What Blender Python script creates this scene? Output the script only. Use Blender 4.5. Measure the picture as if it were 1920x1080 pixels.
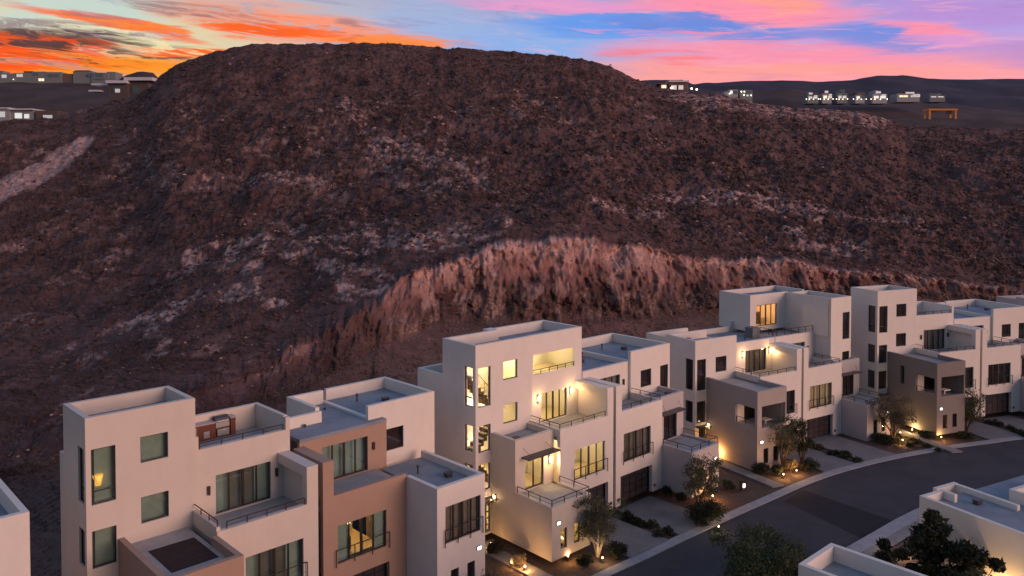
import bpy, math, random
import numpy as np
from mathutils import Vector, Matrix
R = math.radians
random.seed(7); rng = np.random.default_rng(11)
SC = bpy.context.scene; COL = SC.collection
for o in list(bpy.data.objects): bpy.data.objects.remove(o)

# ------------------------------------------------------------------ camera
CAM_H = 24.4; F_PX = 1495.0; PITCH = R(1.61); CY = 386.0; CX = 960.0
cam_d = bpy.data.cameras.new('camera'); cam = bpy.data.objects.new('camera', cam_d); COL.objects.link(cam)
cam_d.sensor_width = 36; cam_d.lens = F_PX / 1920 * 36
cam_d.shift_y = -(540 - CY) / 1920
cam_d.clip_start = 0.5; cam_d.clip_end = 9000
cam.location = (0, 0, CAM_H); cam.rotation_euler = (math.pi / 2 - PITCH, 0, 0)
SC.camera = cam
SC.render.resolution_x = 1024; SC.render.resolution_y = 576
SC.view_settings.view_transform = 'Standard'; SC.view_settings.look = 'None'
SC.view_settings.exposure = 0; SC.view_settings.gamma = 1
SC.render.engine = 'CYCLES'
try:
    SC.cycles.max_bounces = 6; SC.cycles.diffuse_bounces = 3; SC.cycles.transparent_max_bounces = 12
    SC.cycles.caustics_reflective = False; SC.cycles.caustics_refractive = False
except Exception: pass

# ------------------------------------------------------------------ world: sunset sky
W_ = bpy.data.worlds.new('World'); SC.world = W_; W_.use_nodes = True
nt = W_.node_tree; nt.nodes.clear(); LK = nt.links.new
def nd(t, tree=None, **k):
    n = (tree or nt).nodes.new(t)
    for a, b in k.items(): setattr(n, a, b)
    return n
def mth(op, a, b=None, c=None, clamp=False, tree=None):
    n = nd('ShaderNodeMath', tree, operation=op); n.use_clamp = clamp
    L = (tree or nt).links.new
    for i, x in enumerate((a, b, c)):
        if x is None: continue
        if isinstance(x, (int, float)): n.inputs[i].default_value = x
        else: L(x, n.inputs[i])
    return n.outputs[0]
def mixc(f, a, b, tree=None, blend='MIX'):
    n = nd('ShaderNodeMix', tree, data_type='RGBA', blend_type=blend); L = (tree or nt).links.new
    if isinstance(f, (int, float)): n.inputs[0].default_value = f
    else: L(f, n.inputs[0])
    for i, x in ((6, a), (7, b)):
        if isinstance(x, tuple): n.inputs[i].default_value = (*x[:3], 1)
        else: L(x, n.inputs[i])
    return n.outputs[2]
def sstep(x, lo, hi, tree=None, to0=0.0, to1=1.0):
    n = nd('ShaderNodeMapRange', tree, interpolation_type='SMOOTHSTEP')
    (tree or nt).links.new(x, n.inputs[0])
    n.inputs[1].default_value = lo; n.inputs[2].default_value = hi
    n.inputs[3].default_value = to0; n.inputs[4].default_value = to1
    return n.outputs[0]
tc = nd('ShaderNodeTexCoord'); sp = nd('ShaderNodeSeparateXYZ'); LK(tc.outputs['Generated'], sp.inputs[0])
az0 = mth('ARCTAN2', sp.outputs[0], sp.outputs[1])
el0 = mth('ARCSINE', sp.outputs[2])
# cloud coordinates: stretched along the horizon, warped by noise
cb = nd('ShaderNodeCombineXYZ'); LK(mth('MULTIPLY', az0, 3.0), cb.inputs[0]); LK(mth('MULTIPLY', el0, 22.0), cb.inputs[1])
n1 = nd('ShaderNodeTexNoise'); n1.inputs['Scale'].default_value = 1.4; n1.inputs['Detail'].default_value = 7; n1.inputs['Roughness'].default_value = .62; n1.inputs['Distortion'].default_value = .7; LK(cb.outputs[0], n1.inputs['Vector'])
cb2 = nd('ShaderNodeCombineXYZ'); LK(mth('MULTIPLY_ADD', az0, 7.0, mth('MULTIPLY', el0, 9.0)), cb2.inputs[0]); LK(mth('MULTIPLY_ADD', el0, 62.0, mth('MULTIPLY', az0, 3.5)), cb2.inputs[1])
n2 = nd('ShaderNodeTexNoise'); n2.inputs['Scale'].default_value = 1.5; n2.inputs['Detail'].default_value = 10; n2.inputs['Roughness'].default_value = .68; n2.inputs['Distortion'].default_value = 1.1; LK(cb2.outputs[0], n2.inputs['Vector'])
cb3 = nd('ShaderNodeCombineXYZ'); LK(mth('MULTIPLY', az0, 2.2), cb3.inputs[0]); LK(mth('MULTIPLY', el0, 30.0), cb3.inputs[1])
n3 = nd('ShaderNodeTexNoise'); n3.inputs['Scale'].default_value = 2.0; n3.inputs['Detail'].default_value = 4; n3.inputs['Roughness'].default_value = .5; LK(cb3.outputs[0], n3.inputs['Vector'])
cb4 = nd('ShaderNodeCombineXYZ'); LK(mth('MULTIPLY_ADD', az0, 22.0, mth('MULTIPLY', el0, 14.0)), cb4.inputs[0]); LK(mth('MULTIPLY_ADD', el0, 150.0, mth('MULTIPLY', az0, 9.0)), cb4.inputs[1])
n4 = nd('ShaderNodeTexNoise'); n4.inputs['Scale'].default_value = 1.2; n4.inputs['Detail'].default_value = 6; n4.inputs['Roughness'].default_value = .6; n4.inputs['Distortion'].default_value = .8; LK(cb4.outputs[0], n4.inputs['Vector'])
N4 = n4.outputs['Fac']; N1 = n1.outputs['Fac']; N2 = n2.outputs['Fac']; N3 = n3.outputs['Fac']
az = mth('ADD', az0, mth('MULTIPLY_ADD', N1, .16, -.08))
el = mth('ADD', el0, mth('MULTIPLY_ADD', N2, .022, -.011))
el = mth('ADD', el, mth('MULTIPLY_ADD', N3, .03, -.015))
# clear sky: warm at the horizon on the left, mauve on the right, dusk blue above
t_lr = sstep(az0, -.55, .45)
low = mixc(t_lr, (1.0, .40, .05), (1.0, .36, .40))
mid = mixc(t_lr, (.80, .68, .38), (.42, .36, .78))
mid = mixc(sstep(az0, -.35, .0), mid, mixc(sstep(az0, .05, .5), (.28, .45, .82), (.48, .36, .78)))
high = mixc(t_lr, (.45, .50, .56), (.40, .32, .66))
c = mixc(sstep(el, .125, .165), low, mid)
c = mixc(sstep(el, .17, .235), c, high)
def px_ae(x, y):
    d = (math.cos(PITCH) - (y - CY) / F_PX * math.sin(PITCH)); X = (x - CX) / F_PX; Z = -math.sin(PITCH) - (y - CY) / F_PX * math.cos(PITCH)
    return math.atan2(X, d), math.asin(Z / math.sqrt(X * X + d * d + Z * Z))
def blob(c, x0, y0, x1, y1, w, col, amt=1.0, tex=None, soft=1.0, tlo=.42, thi=.58, el_=None):
    """a streak of cloud from one image pixel to another, half-width w"""
    a0, e0 = px_ae(x0, y0); a1, e1 = px_ae(x1, y1); ca, ce = (a0 + a1) / 2, (e0 + e1) / 2
    L = math.hypot(a1 - a0, e1 - e0) / 2 + 1e-6; th = math.atan2(e1 - e0, a1 - a0); w = w / F_PX
    da = mth('SUBTRACT', az, ca); de = mth('SUBTRACT', el, ce)
    p = mth('MULTIPLY_ADD', da, math.cos(th) / L, mth('MULTIPLY', de, math.sin(th) / L))
    q = mth('MULTIPLY_ADD', da, -math.sin(th) / w, mth('MULTIPLY', de, math.cos(th) / w))
    r = mth('ADD', mth('MULTIPLY', p, p), mth('MULTIPLY', q, q))
    f = sstep(r, 0.15, 1.5 * soft, to0=1, to1=0)
    if tex is not None: f = mth('MULTIPLY', f, sstep(tex, tlo, thi))
    if amt != 1: f = mth('MULTIPLY', f, amt)
    return mixc(f, c, col)
OR = (1.0, .13, .015); ORB = (1.0, .27, .06); SAL = (1.0, .30, .16); GR = (.085, .045, .045); GR2 = (.30, .20, .22); PK = (1.0, .30, .42); PK2 = (.80, .33, .62); BL = (.15, .27, .74); CREAM = (.92, .78, .45)
# left, over the sunset
c = blob(c, -60, 30, 330, 20, 34, (.55, .70, .66), .8, N1, 1, .30, .5)
c = blob(c, 60, 50, 330, 80, 30, (.86, .80, .52), .8, None)
c = blob(c, -500, 135, 480, 122, 20, (1.0, .33, .02), .95)
c = blob(c, 30, 8, 370, 72, 9, OR, 1, N2, 1.2, .30, .42)
c = blob(c, 120, 28, 330, 62, 5, ORB, .9, N2, 1.2, .36, .5)
c = blob(c, 300, 10, 760, 72, 34, SAL, .95, N2, 1.0, .33, .5)
c = blob(c, 360, 42, 660, 66, 11, OR, .95, N2, 1.0, .38, .5)
c = blob(c, -300, 55, 270, 75, 14, GR, .95, N2, 1, .34, .46)
c = blob(c, 100, 20, 240, 38, 6, GR2, .8, N2, 1, .36, .5)
c = blob(c, 220, 2, 520, 26, 12, GR2, .8, N2, 1, .40, .54)
c = blob(c, -500, 95, 210, 100, 34, OR, 1, N2, 1, .36, .50)
c = blob(c, -500, 112, 190, 112, 7, GR, .85, N2, 1, .44, .56)
c = blob(c, -100, 84, 180, 98, 7, GR, .8, N2, 1, .42, .52)
c = blob(c, 240, 98, 440, 96, 10, OR, .95, N2, 1, .36, .48)
c = blob(c, 260, 108, 360, 110, 5, GR, .8, N2, 1, .40, .5)
c = blob(c, 560, 72, 900, 84, 13, ORB, 1, N1, 1, .34, .5)
c = blob(c, 640, 45, 700, 52, 7, GR2, .7, N2, 1, .38, .5)
# centre and right
c = blob(c, 720, 30, 900, 30, 42, (.34, .47, .74), .5, None)
c = blob(c, 940, 46, 1340, 50, 24, (.12, .33, .85), .9, None)
c = blob(c, 860, 4, 1300, 14, 14, PK2, .95, N1, 1, .30, .5)
c = blob(c, 1180, -6, 1620, 36, 34, PK, 1, None)
c = blob(c, 1380, 6, 1520, 14, 14, (1.0, .36, .27), .8, None)
c = blob(c, 1120, 92, 1800, 96, 28, PK, .92, N3, 1, .30, .5)
c = blob(c, 1120, 122, 1800, 136, 16, (1.0, .36, .33), .95, None)
c = blob(c, 1130, 100, 1330, 112, 12, (1.0, .20, .19), .8, N3, 1, .38, .52)
c = blob(c, 1160, 38, 1520, 68, 13, BL, .9, None, 1.5)
c = blob(c, 1250, 30, 1420, 46, 11, BL, .95, None)
c = blob(c, 1540, 62, 1800, 76, 17, BL, .85, None, 1.6)
c = blob(c, 1060, 57, 1480, 62, 5, PK, .75, N3, 1, .36, .52)
c = blob(c, 1640, 46, 1860, 64, 11, PK, .95, None)
c = blob(c, 1700, 72, 1900, 78, 10, PK2, .9, None)
c = blob(c, 1620, 14, 2000, 26, 22, (.50, .28, .68), .8, None)
c = blob(c, 1800, 96, 2300, 108, 30, (.42, .27, .66), .7, None)
c = blob(c, 1400, 82, 1700, 86, 5, (.62, .28, .58), .8, N3, 1, .4, .55)
c = blob(c, -300, 68, 330, 84, 9, GR, .9, N2, 1, .42, .54)
c = blob(c, -400, 30, 200, 46, 8, GR2, .85, N2, 1, .42, .54)
c = blob(c, 330, 26, 560, 42, 7, GR2, .8, N2, 1, .44, .56)
c = blob(c, -500, 120, 330, 124, 9, (1.0, .16, .02), .9, N2, 1, .42, .54)
c = blob(c, -300, 92, 230, 100, 30, (1.0, .10, .012), .95, N4, 1.1, .47, .56)
c = blob(c, -300, 86, 300, 104, 26, (.10, .035, .03), .9, N4, 1.2, .46, .36)
c = blob(c, 200, 70, 460, 104, 16, (.95, .78, .42), .8, N4, 1, .50, .60)
c = blob(c, -100, 60, 260, 70, 12, (.11, .06, .06), .9, N4, 1.2, .50, .42)
c = blob(c, 380, 20, 760, 84, 26, (.75, .12, .06), .5, N4, 1, .54, .62)
wisp = mth('MULTIPLY', sstep(N2, .52, .66), sstep(az0, -.25, .1, to0=.0, to1=.42))
c = mixc(wisp, c, (1.0, .44, .48))
shade = mth('MULTIPLY', sstep(N2, .48, .34), sstep(az0, -.3, .2, to0=.45, to1=.22))
c = mixc(shade, c, (.34, .22, .40))
# fade into the dome above and below
up = sstep(el0, .20, .75)
dome = mixc(sstep(el0, .5, 1.4), (.18, .27, .47), (.13, .245, .46))
c = mixc(up, c, dome)
back = sstep(mth('ABSOLUTE', az0), 1.0, 2.4)
east = mixc(sstep(el0, .05, .9), (.15, .17, .24), (.12, .20, .34))
c = mixc(back, c, east)
c = mixc(sstep(el0, -.02, -.2), c, (.03, .025, .03))
bg = nd('ShaderNodeBackground'); bg.inputs[1].default_value = 1.0; LK(c, bg.inputs[0])
wo = nd('ShaderNodeOutputWorld'); LK(bg.outputs[0], wo.inputs[0])
# the afterglow of the sky behind the camera: one broad, soft, rosy sun
sun_d = bpy.data.lights.new('sun', 'SUN'); sun = bpy.data.objects.new('sun', sun_d); COL.objects.link(sun)
sun_d.energy = 2.6; sun_d.angle = R(38); sun_d.color = (1.0, .60, .45)
sd = Vector((-.86, .49, -.15)).normalized(); sun.rotation_euler = sd.to_track_quat('-Z', 'Y').to_euler()

# ------------------------------------------------------------------ materials
MATS = {}
def mat(name, col, rough=.85, noise=0, nscale=2.0, bump=0, bscale=30, metal=0, emit=None, estr=1, spec=.3, col2=None):
    m = bpy.data.materials.new(name); m.use_nodes = True; t = m.node_tree; b = t.nodes['Principled BSDF']; MATS[name] = m
    b.inputs['Base Color'].default_value = (*col, 1); b.inputs['Roughness'].default_value = rough; b.inputs['Metallic'].default_value = metal
    b.inputs['Specular IOR Level'].default_value = spec
    if noise or bump:
        g = nd('ShaderNodeTexCoord', t)
    if noise:
        n = nd('ShaderNodeTexNoise', t); n.inputs['Scale'].default_value = nscale; n.inputs['Detail'].default_value = 6; n.inputs['Roughness'].default_value = .65
        t.links.new(g.outputs['Object'], n.inputs['Vector'])
        c2 = col2 or tuple(x * (1 - noise) for x in col)
        o = mixc(sstep(n.outputs['Fac'], .35, .68, t), (*col,), (*c2,), t)
        t.links.new(o, b.inputs['Base Color'])
    if bump:
        n = nd('ShaderNodeTexNoise', t); n.inputs['Scale'].default_value = bscale; n.inputs['Detail'].default_value = 4
        t.links.new(g.outputs['Object'], n.inputs['Vector'])
        bp = nd('ShaderNodeBump', t); bp.inputs['Strength'].default_value = bump; bp.inputs['Distance'].default_value = .02
        t.links.new(n.outputs['Fac'], bp.inputs['Height']); t.links.new(bp.outputs[0], b.inputs['Normal'])
    if emit:
        b.inputs['Emission Color'].default_value = (*emit, 1); b.inputs['Emission Strength'].default_value = estr
    return m
def stucco(name, col, dirt=.10):
    m = bpy.data.materials.new(name); m.use_nodes = True; t = m.node_tree; b = t.nodes['Principled BSDF']; MATS[name] = m
    b.inputs['Roughness'].default_value = .92; b.inputs['Specular IOR Level'].default_value = .15
    g = nd('ShaderNodeTexCoord', t)
    mp = nd('ShaderNodeMapping', t); mp.inputs['Scale'].default_value = (.7, .7, .5); t.links.new(g.outputs['Object'], mp.inputs['Vector'])
    n = nd('ShaderNodeTexNoise', t); n.inputs['Scale'].default_value = 1.2; n.inputs['Detail'].default_value = 7; n.inputs['Roughness'].default_value = .7; t.links.new(mp.outputs[0], n.inputs['Vector'])
    o = mixc(sstep(n.outputs['Fac'], .38, .85, t), col, tuple(x * (1 - dirt) for x in col), t)
    t.links.new(o, b.inputs['Base Color'])
    n = nd('ShaderNodeTexNoise', t); n.inputs['Scale'].default_value = 26; n.inputs['Detail'].default_value = 5; t.links.new(g.outputs['Object'], n.inputs['Vector'])
    bp = nd('ShaderNodeBump', t); bp.inputs['Strength'].default_value = .35; bp.inputs['Distance'].default_value = .015
    t.links.new(n.outputs['Fac'], bp.inputs['Height']); t.links.new(bp.outputs[0], b.inputs['Normal'])
    return m
WHITE = stucco('stucco_cream', (.77, .70, .63)); TAN = stucco('stucco_tan', (.42, .28, .21)); GREIGE = stucco('stucco_greige', (.40, .35, .33)); TAUPE = stucco('stucco_taupe', (.25, .215, .20))
CREAM2 = stucco('stucco_warm', (.66, .58, .50)); ANNEX = stucco('stucco_annex', (.50, .46, .45))
ROOF = mat('roof_membrane', (.26, .285, .32), .8, .25, .5, .2, 8, col2=(.19, .215, .25))
DECK = mat('terrace_tile', (.40, .38, .37), .7, .2, 1.2, .1, 12)
TURF = mat('terrace_dark_mat', (.045, .028, .028), .95, .3, 3)
FRAME = mat('bronze_frame', (.018, .014, .012), .45, spec=.4)
RAIL = mat('rail_metal', (.05, .035, .032), .5, metal=.3)
LAMPBOX = mat('lamp_housing', (.05, .03, .025), .5)
CURT = mat('curtain_grey', (.52, .50, .42), .9, .25, 6)
CURTG = mat('blind_green', (.44, .49, .43), .9, .2, 1.2)
CURTD = mat('curtain_dark', (.10, .07, .065), .9, .3, 5)
CURTB = mat('blind_brown', (.24, .20, .17), .9, .2, 2); CURTW = mat('curtain_lit', (.75, .65, .42), .9, .15, 5)
INT = mat('interior_cream', (.86, .79, .62), .9); INTF = mat('interior_floor', (.62, .50, .30), .6); INTD = mat('interior_dark', (.05, .04, .035), .9)
STEPM = mat('stair_dark', (.10, .065, .035), .6); STEPW = mat('stair_white', (.85, .78, .6), .7)
WOOD = mat('wood_cabinet', (.17, .055, .03), .5, .4, 9); STEEL = mat('steel', (.45, .43, .42), .35, metal=.8); STEELD = mat('steel_dark', (.10, .09, .09), .4, metal=.6); STONE = mat('counter_stone', (.50, .42, .42), .4, .3, 14)
BULB = mat('lamp_glow', (1, .8, .5), .5, emit=(1.0, .72, .36), estr=9); BULBW = mat('lamp_glow_white', (1, 1, 1), .5, emit=(.92, .96, 1.0), estr=4)
BULBC = mat('ceiling_lamp_glow', (1, .9, .7), .5, emit=(1.0, .88, .6), estr=8)
ASPH = mat('asphalt', (.060, .058, .068), .9, .25, .35, .4, 60); ASPHN = mat('asphalt_new', (.020, .020, .025), .85, .3, .6, .4, 60)
CONC = mat('concrete', (.20, .195, .20), .9, .2, .8, .2, 30); KERB = mat('kerb_concrete', (.34, .34, .36), .9, .2, 1.5, .2, 30); WALKM = mat('walk_concrete', (.26, .245, .235), .9, .25, .8, .2, 30)
GRAVEL = mat('gravel', (.11, .075, .062), .95, .5, 5, .8, 45)
GROUND = mat('desert_ground', (.06, .045, .038), .95, .4, .3, .6, 20)
def glass(name, tint, gloss=.30, rough=.02):
    m = bpy.data.materials.new(name); m.use_nodes = True; t = m.node_tree; t.nodes.clear()
    tr = nd('ShaderNodeBsdfTransparent', t); tr.inputs[0].default_value = (*tint, 1)
    gl = nd('ShaderNodeBsdfGlossy', t); gl.inputs['Roughness'].default_value = rough; gl.inputs[0].default_value = (.8, .85, .9, 1)
    lw = nd('ShaderNodeLayerWeight', t); lw.inputs[0].default_value = .5
    mx = nd('ShaderNodeMixShader', t); t.links.new(mth('MULTIPLY_ADD', mth('POWER', lw.outputs['Facing'], 3.0, tree=t), .35, gloss, tree=t), mx.inputs[0])
    t.links.new(tr.outputs[0], mx.inputs[1]); t.links.new(gl.outputs[0], mx.inputs[2])
    o = nd('ShaderNodeOutputMaterial', t); t.links.new(mx.outputs[0], o.inputs[0]); return m
GL = glass('glass_clear', (.99, .99, .98), .02); GLD = glass('glass_dark', (.86, .84, .82), .06); GLG = glass('glass_green', (.90, .96, .935), .11)

# ------------------------------------------------------------------ mesh helpers
def link(name, me, parent=None, m=None):
    o = bpy.data.objects.new(name, me); COL.objects.link(o)
    if m is not None and me is not None:
        for x in (m if isinstance(m, (list, tuple)) else [m]): me.materials.append(x)
    if parent is not None: o.parent = parent
    return o
class MB:
    def __init__(s): s.v = []; s.f = []; s.mi = []
    def quad(s, a, b, c, d, mi=0):
        n = len(s.v); s.v += [tuple(a), tuple(b), tuple(c), tuple(d)]; s.f.append((n, n + 1, n + 2, n + 3)); s.mi.append(mi)
    def box(s, x0, x1, y0, y1, z0, z1, mi=0, fn=None):
        if x0 > x1: x0, x1 = x1, x0
        if y0 > y1: y0, y1 = y1, y0
        n = len(s.v); P = [(x0, y0, z0), (x1, y0, z0), (x1, y1, z0), (x0, y1, z0), (x0, y0, z1), (x1, y0, z1), (x1, y1, z1), (x0, y1, z1)]
        if fn: P = [fn(*p) for p in P]
        s.v += P
        F = [(0, 3, 2, 1), (4, 5, 6, 7), (0, 1, 5, 4), (1, 2, 6, 5), (2, 3, 7, 6), (3, 0, 4, 7)]
        s.f += [tuple(n + i for i in q) for q in F]; s.mi += [mi] * 6
    def tube(s, a, b, r0, r1=None, k=8, mi=0):
        r1 = r0 if r1 is None else r1; a = Vector(a); b = Vector(b); d = (b - a)
        if d.length < 1e-6: return
        d.normalize(); u = d.orthogonal().normalized(); w = d.cross(u); n = len(s.v)
        for P, r in ((a, r0), (b, r1)):
            for i in range(k):
                t = 2 * math.pi * i / k; s.v.append(tuple(P + (u * math.cos(t) + w * math.sin(t)) * r))
        for i in range(k): s.f.append((n + i, n + (i + 1) % k, n + k + (i + 1) % k, n + k + i)); s.mi.append(mi)
        s.f.append(tuple(n + i for i in reversed(range(k)))); s.f.append(tuple(n + k + i for i in range(k))); s.mi += [mi] * 2
    def ball(s, c, r, sq=1, k=8, mi=0, jit=0):
        n = len(s.v); rows = k // 2 + 1
        for j in range(rows):
            ph = math.pi * j / (rows - 1)
            for i in range(k):
                t = 2 * math.pi * i / k; q = r * (1 + jit * (random.random() - .5))
                s.v.append((c[0] + q * math.sin(ph) * math.cos(t), c[1] + q * math.sin(ph) * math.sin(t), c[2] + q * sq * math.cos(ph)))
        for j in range(rows - 1):
            for i in range(k): s.f.append((n + j * k + i, n + (j + 1) * k + i, n + (j + 1) * k + (i + 1) % k, n + j * k + (i + 1) % k)); s.mi.append(mi)
    def mesh(s, name='m'):
        me = bpy.data.meshes.new(name); me.from_pydata(s.v, [], s.f); me.update()
        if any(s.mi): me.polygons.foreach_set('material_index', s.mi)
        return me
    def build(s, name, m, parent=None):
        if name in ('wall', 'parapet', 'pier_wall', 'furniture') and len(s.v) > 8 and len(s.v) % 8 == 0:
            out = None
            for k in range(len(s.v) // 8):
                q = MB(); q.v = s.v[8 * k:8 * k + 8]; q.f = [tuple(i - 8 * k for i in f) for f in s.f[6 * k:6 * k + 6]]; q.mi = s.mi[6 * k:6 * k + 6]
                o = link(name, q.mesh(name), parent, m); out = out or o
            return out
        return link(name, s.mesh(name), parent, m)
def _noop(): pass
def tag(o, label=None, cat=None, group=None, kind=None):
    if label: o['label'] = label
    if cat: o['category'] = cat
    if group: o['group'] = group
    if kind: o['kind'] = kind
    return o
def empty(name, loc=(0, 0, 0), rz=0):
    o = bpy.data.objects.new(name, None); COL.objects.link(o); o.location = loc; o.rotation_euler = (0, 0, rz); o.empty_display_size = .3; return o
def point(name, loc, power, col, parent=None, r=.06):
    l = bpy.data.lights.new(name, 'POINT'); l.energy = power; l.color = col; l.shadow_soft_size = r
    o = bpy.data.objects.new(name, l); COL.objects.link(o); o.location = loc
    if parent: o.parent = parent
    return o
WARM = (1.0, .60, .26)

# ------------------------------------------------------------------ house kit
WIDTH = 21.6
class Side:
    """local frame of half a duplex; the right half is the mirror image of the left"""
    def __init__(s, root, mir): s.root = root; s.mir = mir
    def u(s, x): return WIDTH - x if s.mir else x
    # plane kinds: 'F' faces the street (-v); 'S' faces the outer side (-u of the unmirrored half)
    def P(s, pl, c, a, z, d):
        if pl == 'F': return (s.u(a), c + d, z)
        return (s.u(c + d), a, z)
    def bx(s, mb, u0, u1, v0, v1, z0, z1, mi=0): mb.box(s.u(u0), s.u(u1), v0, v1, z0, z1, mi)
    def pbx(s, mb, pl, c, a0, a1, z0, z1, d0, d1, mi=0):
        p = s.P(pl, c, a0, z0, d0); q = s.P(pl, c, a1, z1, d1)
        mb.box(p[0], q[0], p[1], q[1], z0, z1, mi)
def wall(S, pl, c, a0, a1, z0, z1, ops, m, t=.28, name='wall', label=None, parent=None):
    A = sorted(set([a0, a1] + [x for o in ops for x in (o[0], o[1]) if a0 < x < a1])); Z = sorted(set([z0, z1] + [x for o in ops for x in (o[2], o[3]) if z0 < x < z1]))
    vid = {}; V = []; F = []
    def vert(i, j, d):
        k = (i, j, d)
        if k not in vid: vid[k] = len(V); V.append(S.P(pl, c, A[i], Z[j], t if d else 0))
        return vid[k]
    def solid(i, j):
        if i < 0 or j < 0 or i >= len(A) - 1 or j >= len(Z) - 1: return False
        ca = (A[i] + A[i + 1]) / 2; cz = (Z[j] + Z[j + 1]) / 2
        return not any(o[0] < ca < o[1] and o[2] < cz < o[3] for o in ops)
    for i in range(len(A) - 1):
        for j in range(len(Z) - 1):
            if not solid(i, j): continue
            F.append((vert(i, j, 0), vert(i + 1, j, 0), vert(i + 1, j + 1, 0), vert(i, j + 1, 0)))
            F.append((vert(i, j, 1), vert(i, j + 1, 1), vert(i + 1, j + 1, 1), vert(i + 1, j, 1)))
            for (di, dj, p, q) in ((-1, 0, (i, j), (i, j + 1)), (1, 0, (i + 1, j + 1), (i + 1, j)), (0, -1, (i + 1, j), (i, j)), (0, 1, (i, j + 1), (i + 1, j + 1))):
                if not solid(i + di, j + dj): F.append((vert(*p, 0), vert(*q, 0), vert(*q, 1), vert(*p, 1)))
    me = bpy.data.meshes.new(name); me.from_pydata(V, [], F); me.update()
    o = link(name, me, parent or S.root, m)
    if label: o['label'] = label
    return o
def window(S, pl, c, a0, a1, z0, z1, n=1, style='dark', glassm=None, name='window', bars=(), dep=.10, label=None, curt=None, split=None, fw=.05):
    mb = MB(); w = fw; e = .003
    S.pbx(mb, pl, c, a0 + e, a0 + w, z0 + e, z1 - e, dep, dep + .07); S.pbx(mb, pl, c, a1 - w, a1 - e, z0 + e, z1 - e, dep, dep + .07)
    S.pbx(mb, pl, c, a0 + w, a1 - w, z0 + e, z0 + w, dep, dep + .07); S.pbx(mb, pl, c, a0 + w, a1 - w, z1 - w, z1 - e, dep, dep + .07)
    cuts = split or [i / n for i in range(1, n)]
    xs = [a0 + w] + [a0 + (a1 - a0) * k for k in cuts] + [a1 - w]
    for k, x in enumerate(xs[1:-1]):
        ww = w * 1.25 if (n == 4 and k == 1) else w * .7
        S.pbx(mb, pl, c, x - ww, x + ww, z0 + w, z1 - w, dep + .002, dep + .068)
    for zb in bars: S.pbx(mb, pl, c, a0 + w, a1 - w, zb - .025, zb + .025, dep + .004, dep + .066)
    fr = mb.build(name, FRAME, S.root)
    if label: fr['label'] = label
    g = glassm or {'dark': GLD, 'green': GLG, 'lit': GL, 'litc': GL}[style]
    for k in range(len(xs) - 1):
        p = MB(); S.pbx(p, pl, c, xs[k] + .01, xs[k + 1] - .01, z0 + w * .6, z1 - w * .6, dep + .03, dep + .04); p.build('pane', g, fr)
    cm = curt or {'dark': CURTD, 'green': CURTG, 'litc': CURTW}.get(style)
    if cm is not None:
        if style == 'green' and n == 4 and not S.mir:
            for k in range(4):
                p = MB(); S.pbx(p, pl, c, xs[k] - (.1 if k == 0 else 0), xs[k + 1] + (.12 if k == 3 else -.01), z0 - .1, z1 + .1, dep + .32, dep + .34); p.build('roller_blind', CURTG if k in (0, 3) else CURTB, fr)
        elif style == 'green':
            p = MB(); S.pbx(p, pl, c, a0 - .10, a1 + .12, z0 - .1, z1 + .1, dep + .32, dep + .34); p.build('roller_blind', cm, fr)
        else:  # pleated curtain
            p = MB(); k = max(6, int((a1 - a0) / .07)); L = len(p.v)
            for i in range(k + 1):
                a = a0 - .02 + (a1 - a0 + .04) * i / k; d = dep + .2 + (.05 if i % 2 else 0)
                p.v += [S.P(pl, c, a, z0 + .01, d), S.P(pl, c, a, z1 - .01, d)]
            for i in range(k): p.f.append((2 * i, 2 * i + 2, 2 * i + 3, 2 * i + 1)); p.mi.append(0)
            p.build('curtain', cm, fr)
    return fr
def railing(root, pts, z, h=.38, gap=1.0, name='railing', local=None):
    mb = MB()
    for (a, b) in zip(pts[:-1], pts[1:]):
        A = Vector((*a, z + h)); B = Vector((*b, z + h)); mb.tube(A, B, .028, k=6)
        A.z = B.z = z + h * .45; mb.tube(A, B, .010, k=5)
    r = mb.build(name, RAIL, root)
    pm = MB(); pm.box(-.022, .022, -.022, .022, 0, h - .01); pme = pm.mesh('post'); pme.materials.append(RAIL)
    done = set()
    for (a, b) in zip(pts[:-1], pts[1:]):
        L = math.dist(a, b); n = max(1, round(L / gap))
        for i in range(n + 1):
            q = (a[0] + (b[0] - a[0]) * i / n, a[1] + (b[1] - a[1]) * i / n); k = (round(q[0], 2), round(q[1], 2))
            if k in done: continue
            done.add(k); o = link('post', pme, r); o.location = (*q, z)
    return r
def slab(S, u0, u1, v0, v1, z, m, name='roof', t=.2):
    mb = MB(); S.bx(mb, u0, u1, v0, v1, z - t, z); return mb.build(name, m, S.root)
def parapet_volume(S, u0, u1, v0, v1, z0, z1, roofz, m, front=(), side=(), open_in=False, name='wall', roofm=None, fv=True, inner=True, back=True):
    """four walls and a roof; front/side openings as (a0,a1,z0,z1)"""
    t = .28
    if fv: wall(S, 'F', v0, u0, u1, z0, z1, front, m, t, name)
    wall(S, 'S', u0, v0 + t, v1, z0, z1, side, m, t, name)
    if inner: mb = MB(); S.bx(mb, u1 - t, u1, v0 + t, v1, z0, z1); mb.build(name, m, S.root)
    if back: mb = MB(); S.bx(mb, u0 + t, u1 - (t if inner else 0), v1 - t, v1, z0, z1); mb.build(name, m, S.root)
    slab(S, u0 + t, u1 - (t if inner else 0), v0 + t, v1 - (t if back else 0), roofz, roofm or ROOF)
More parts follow.
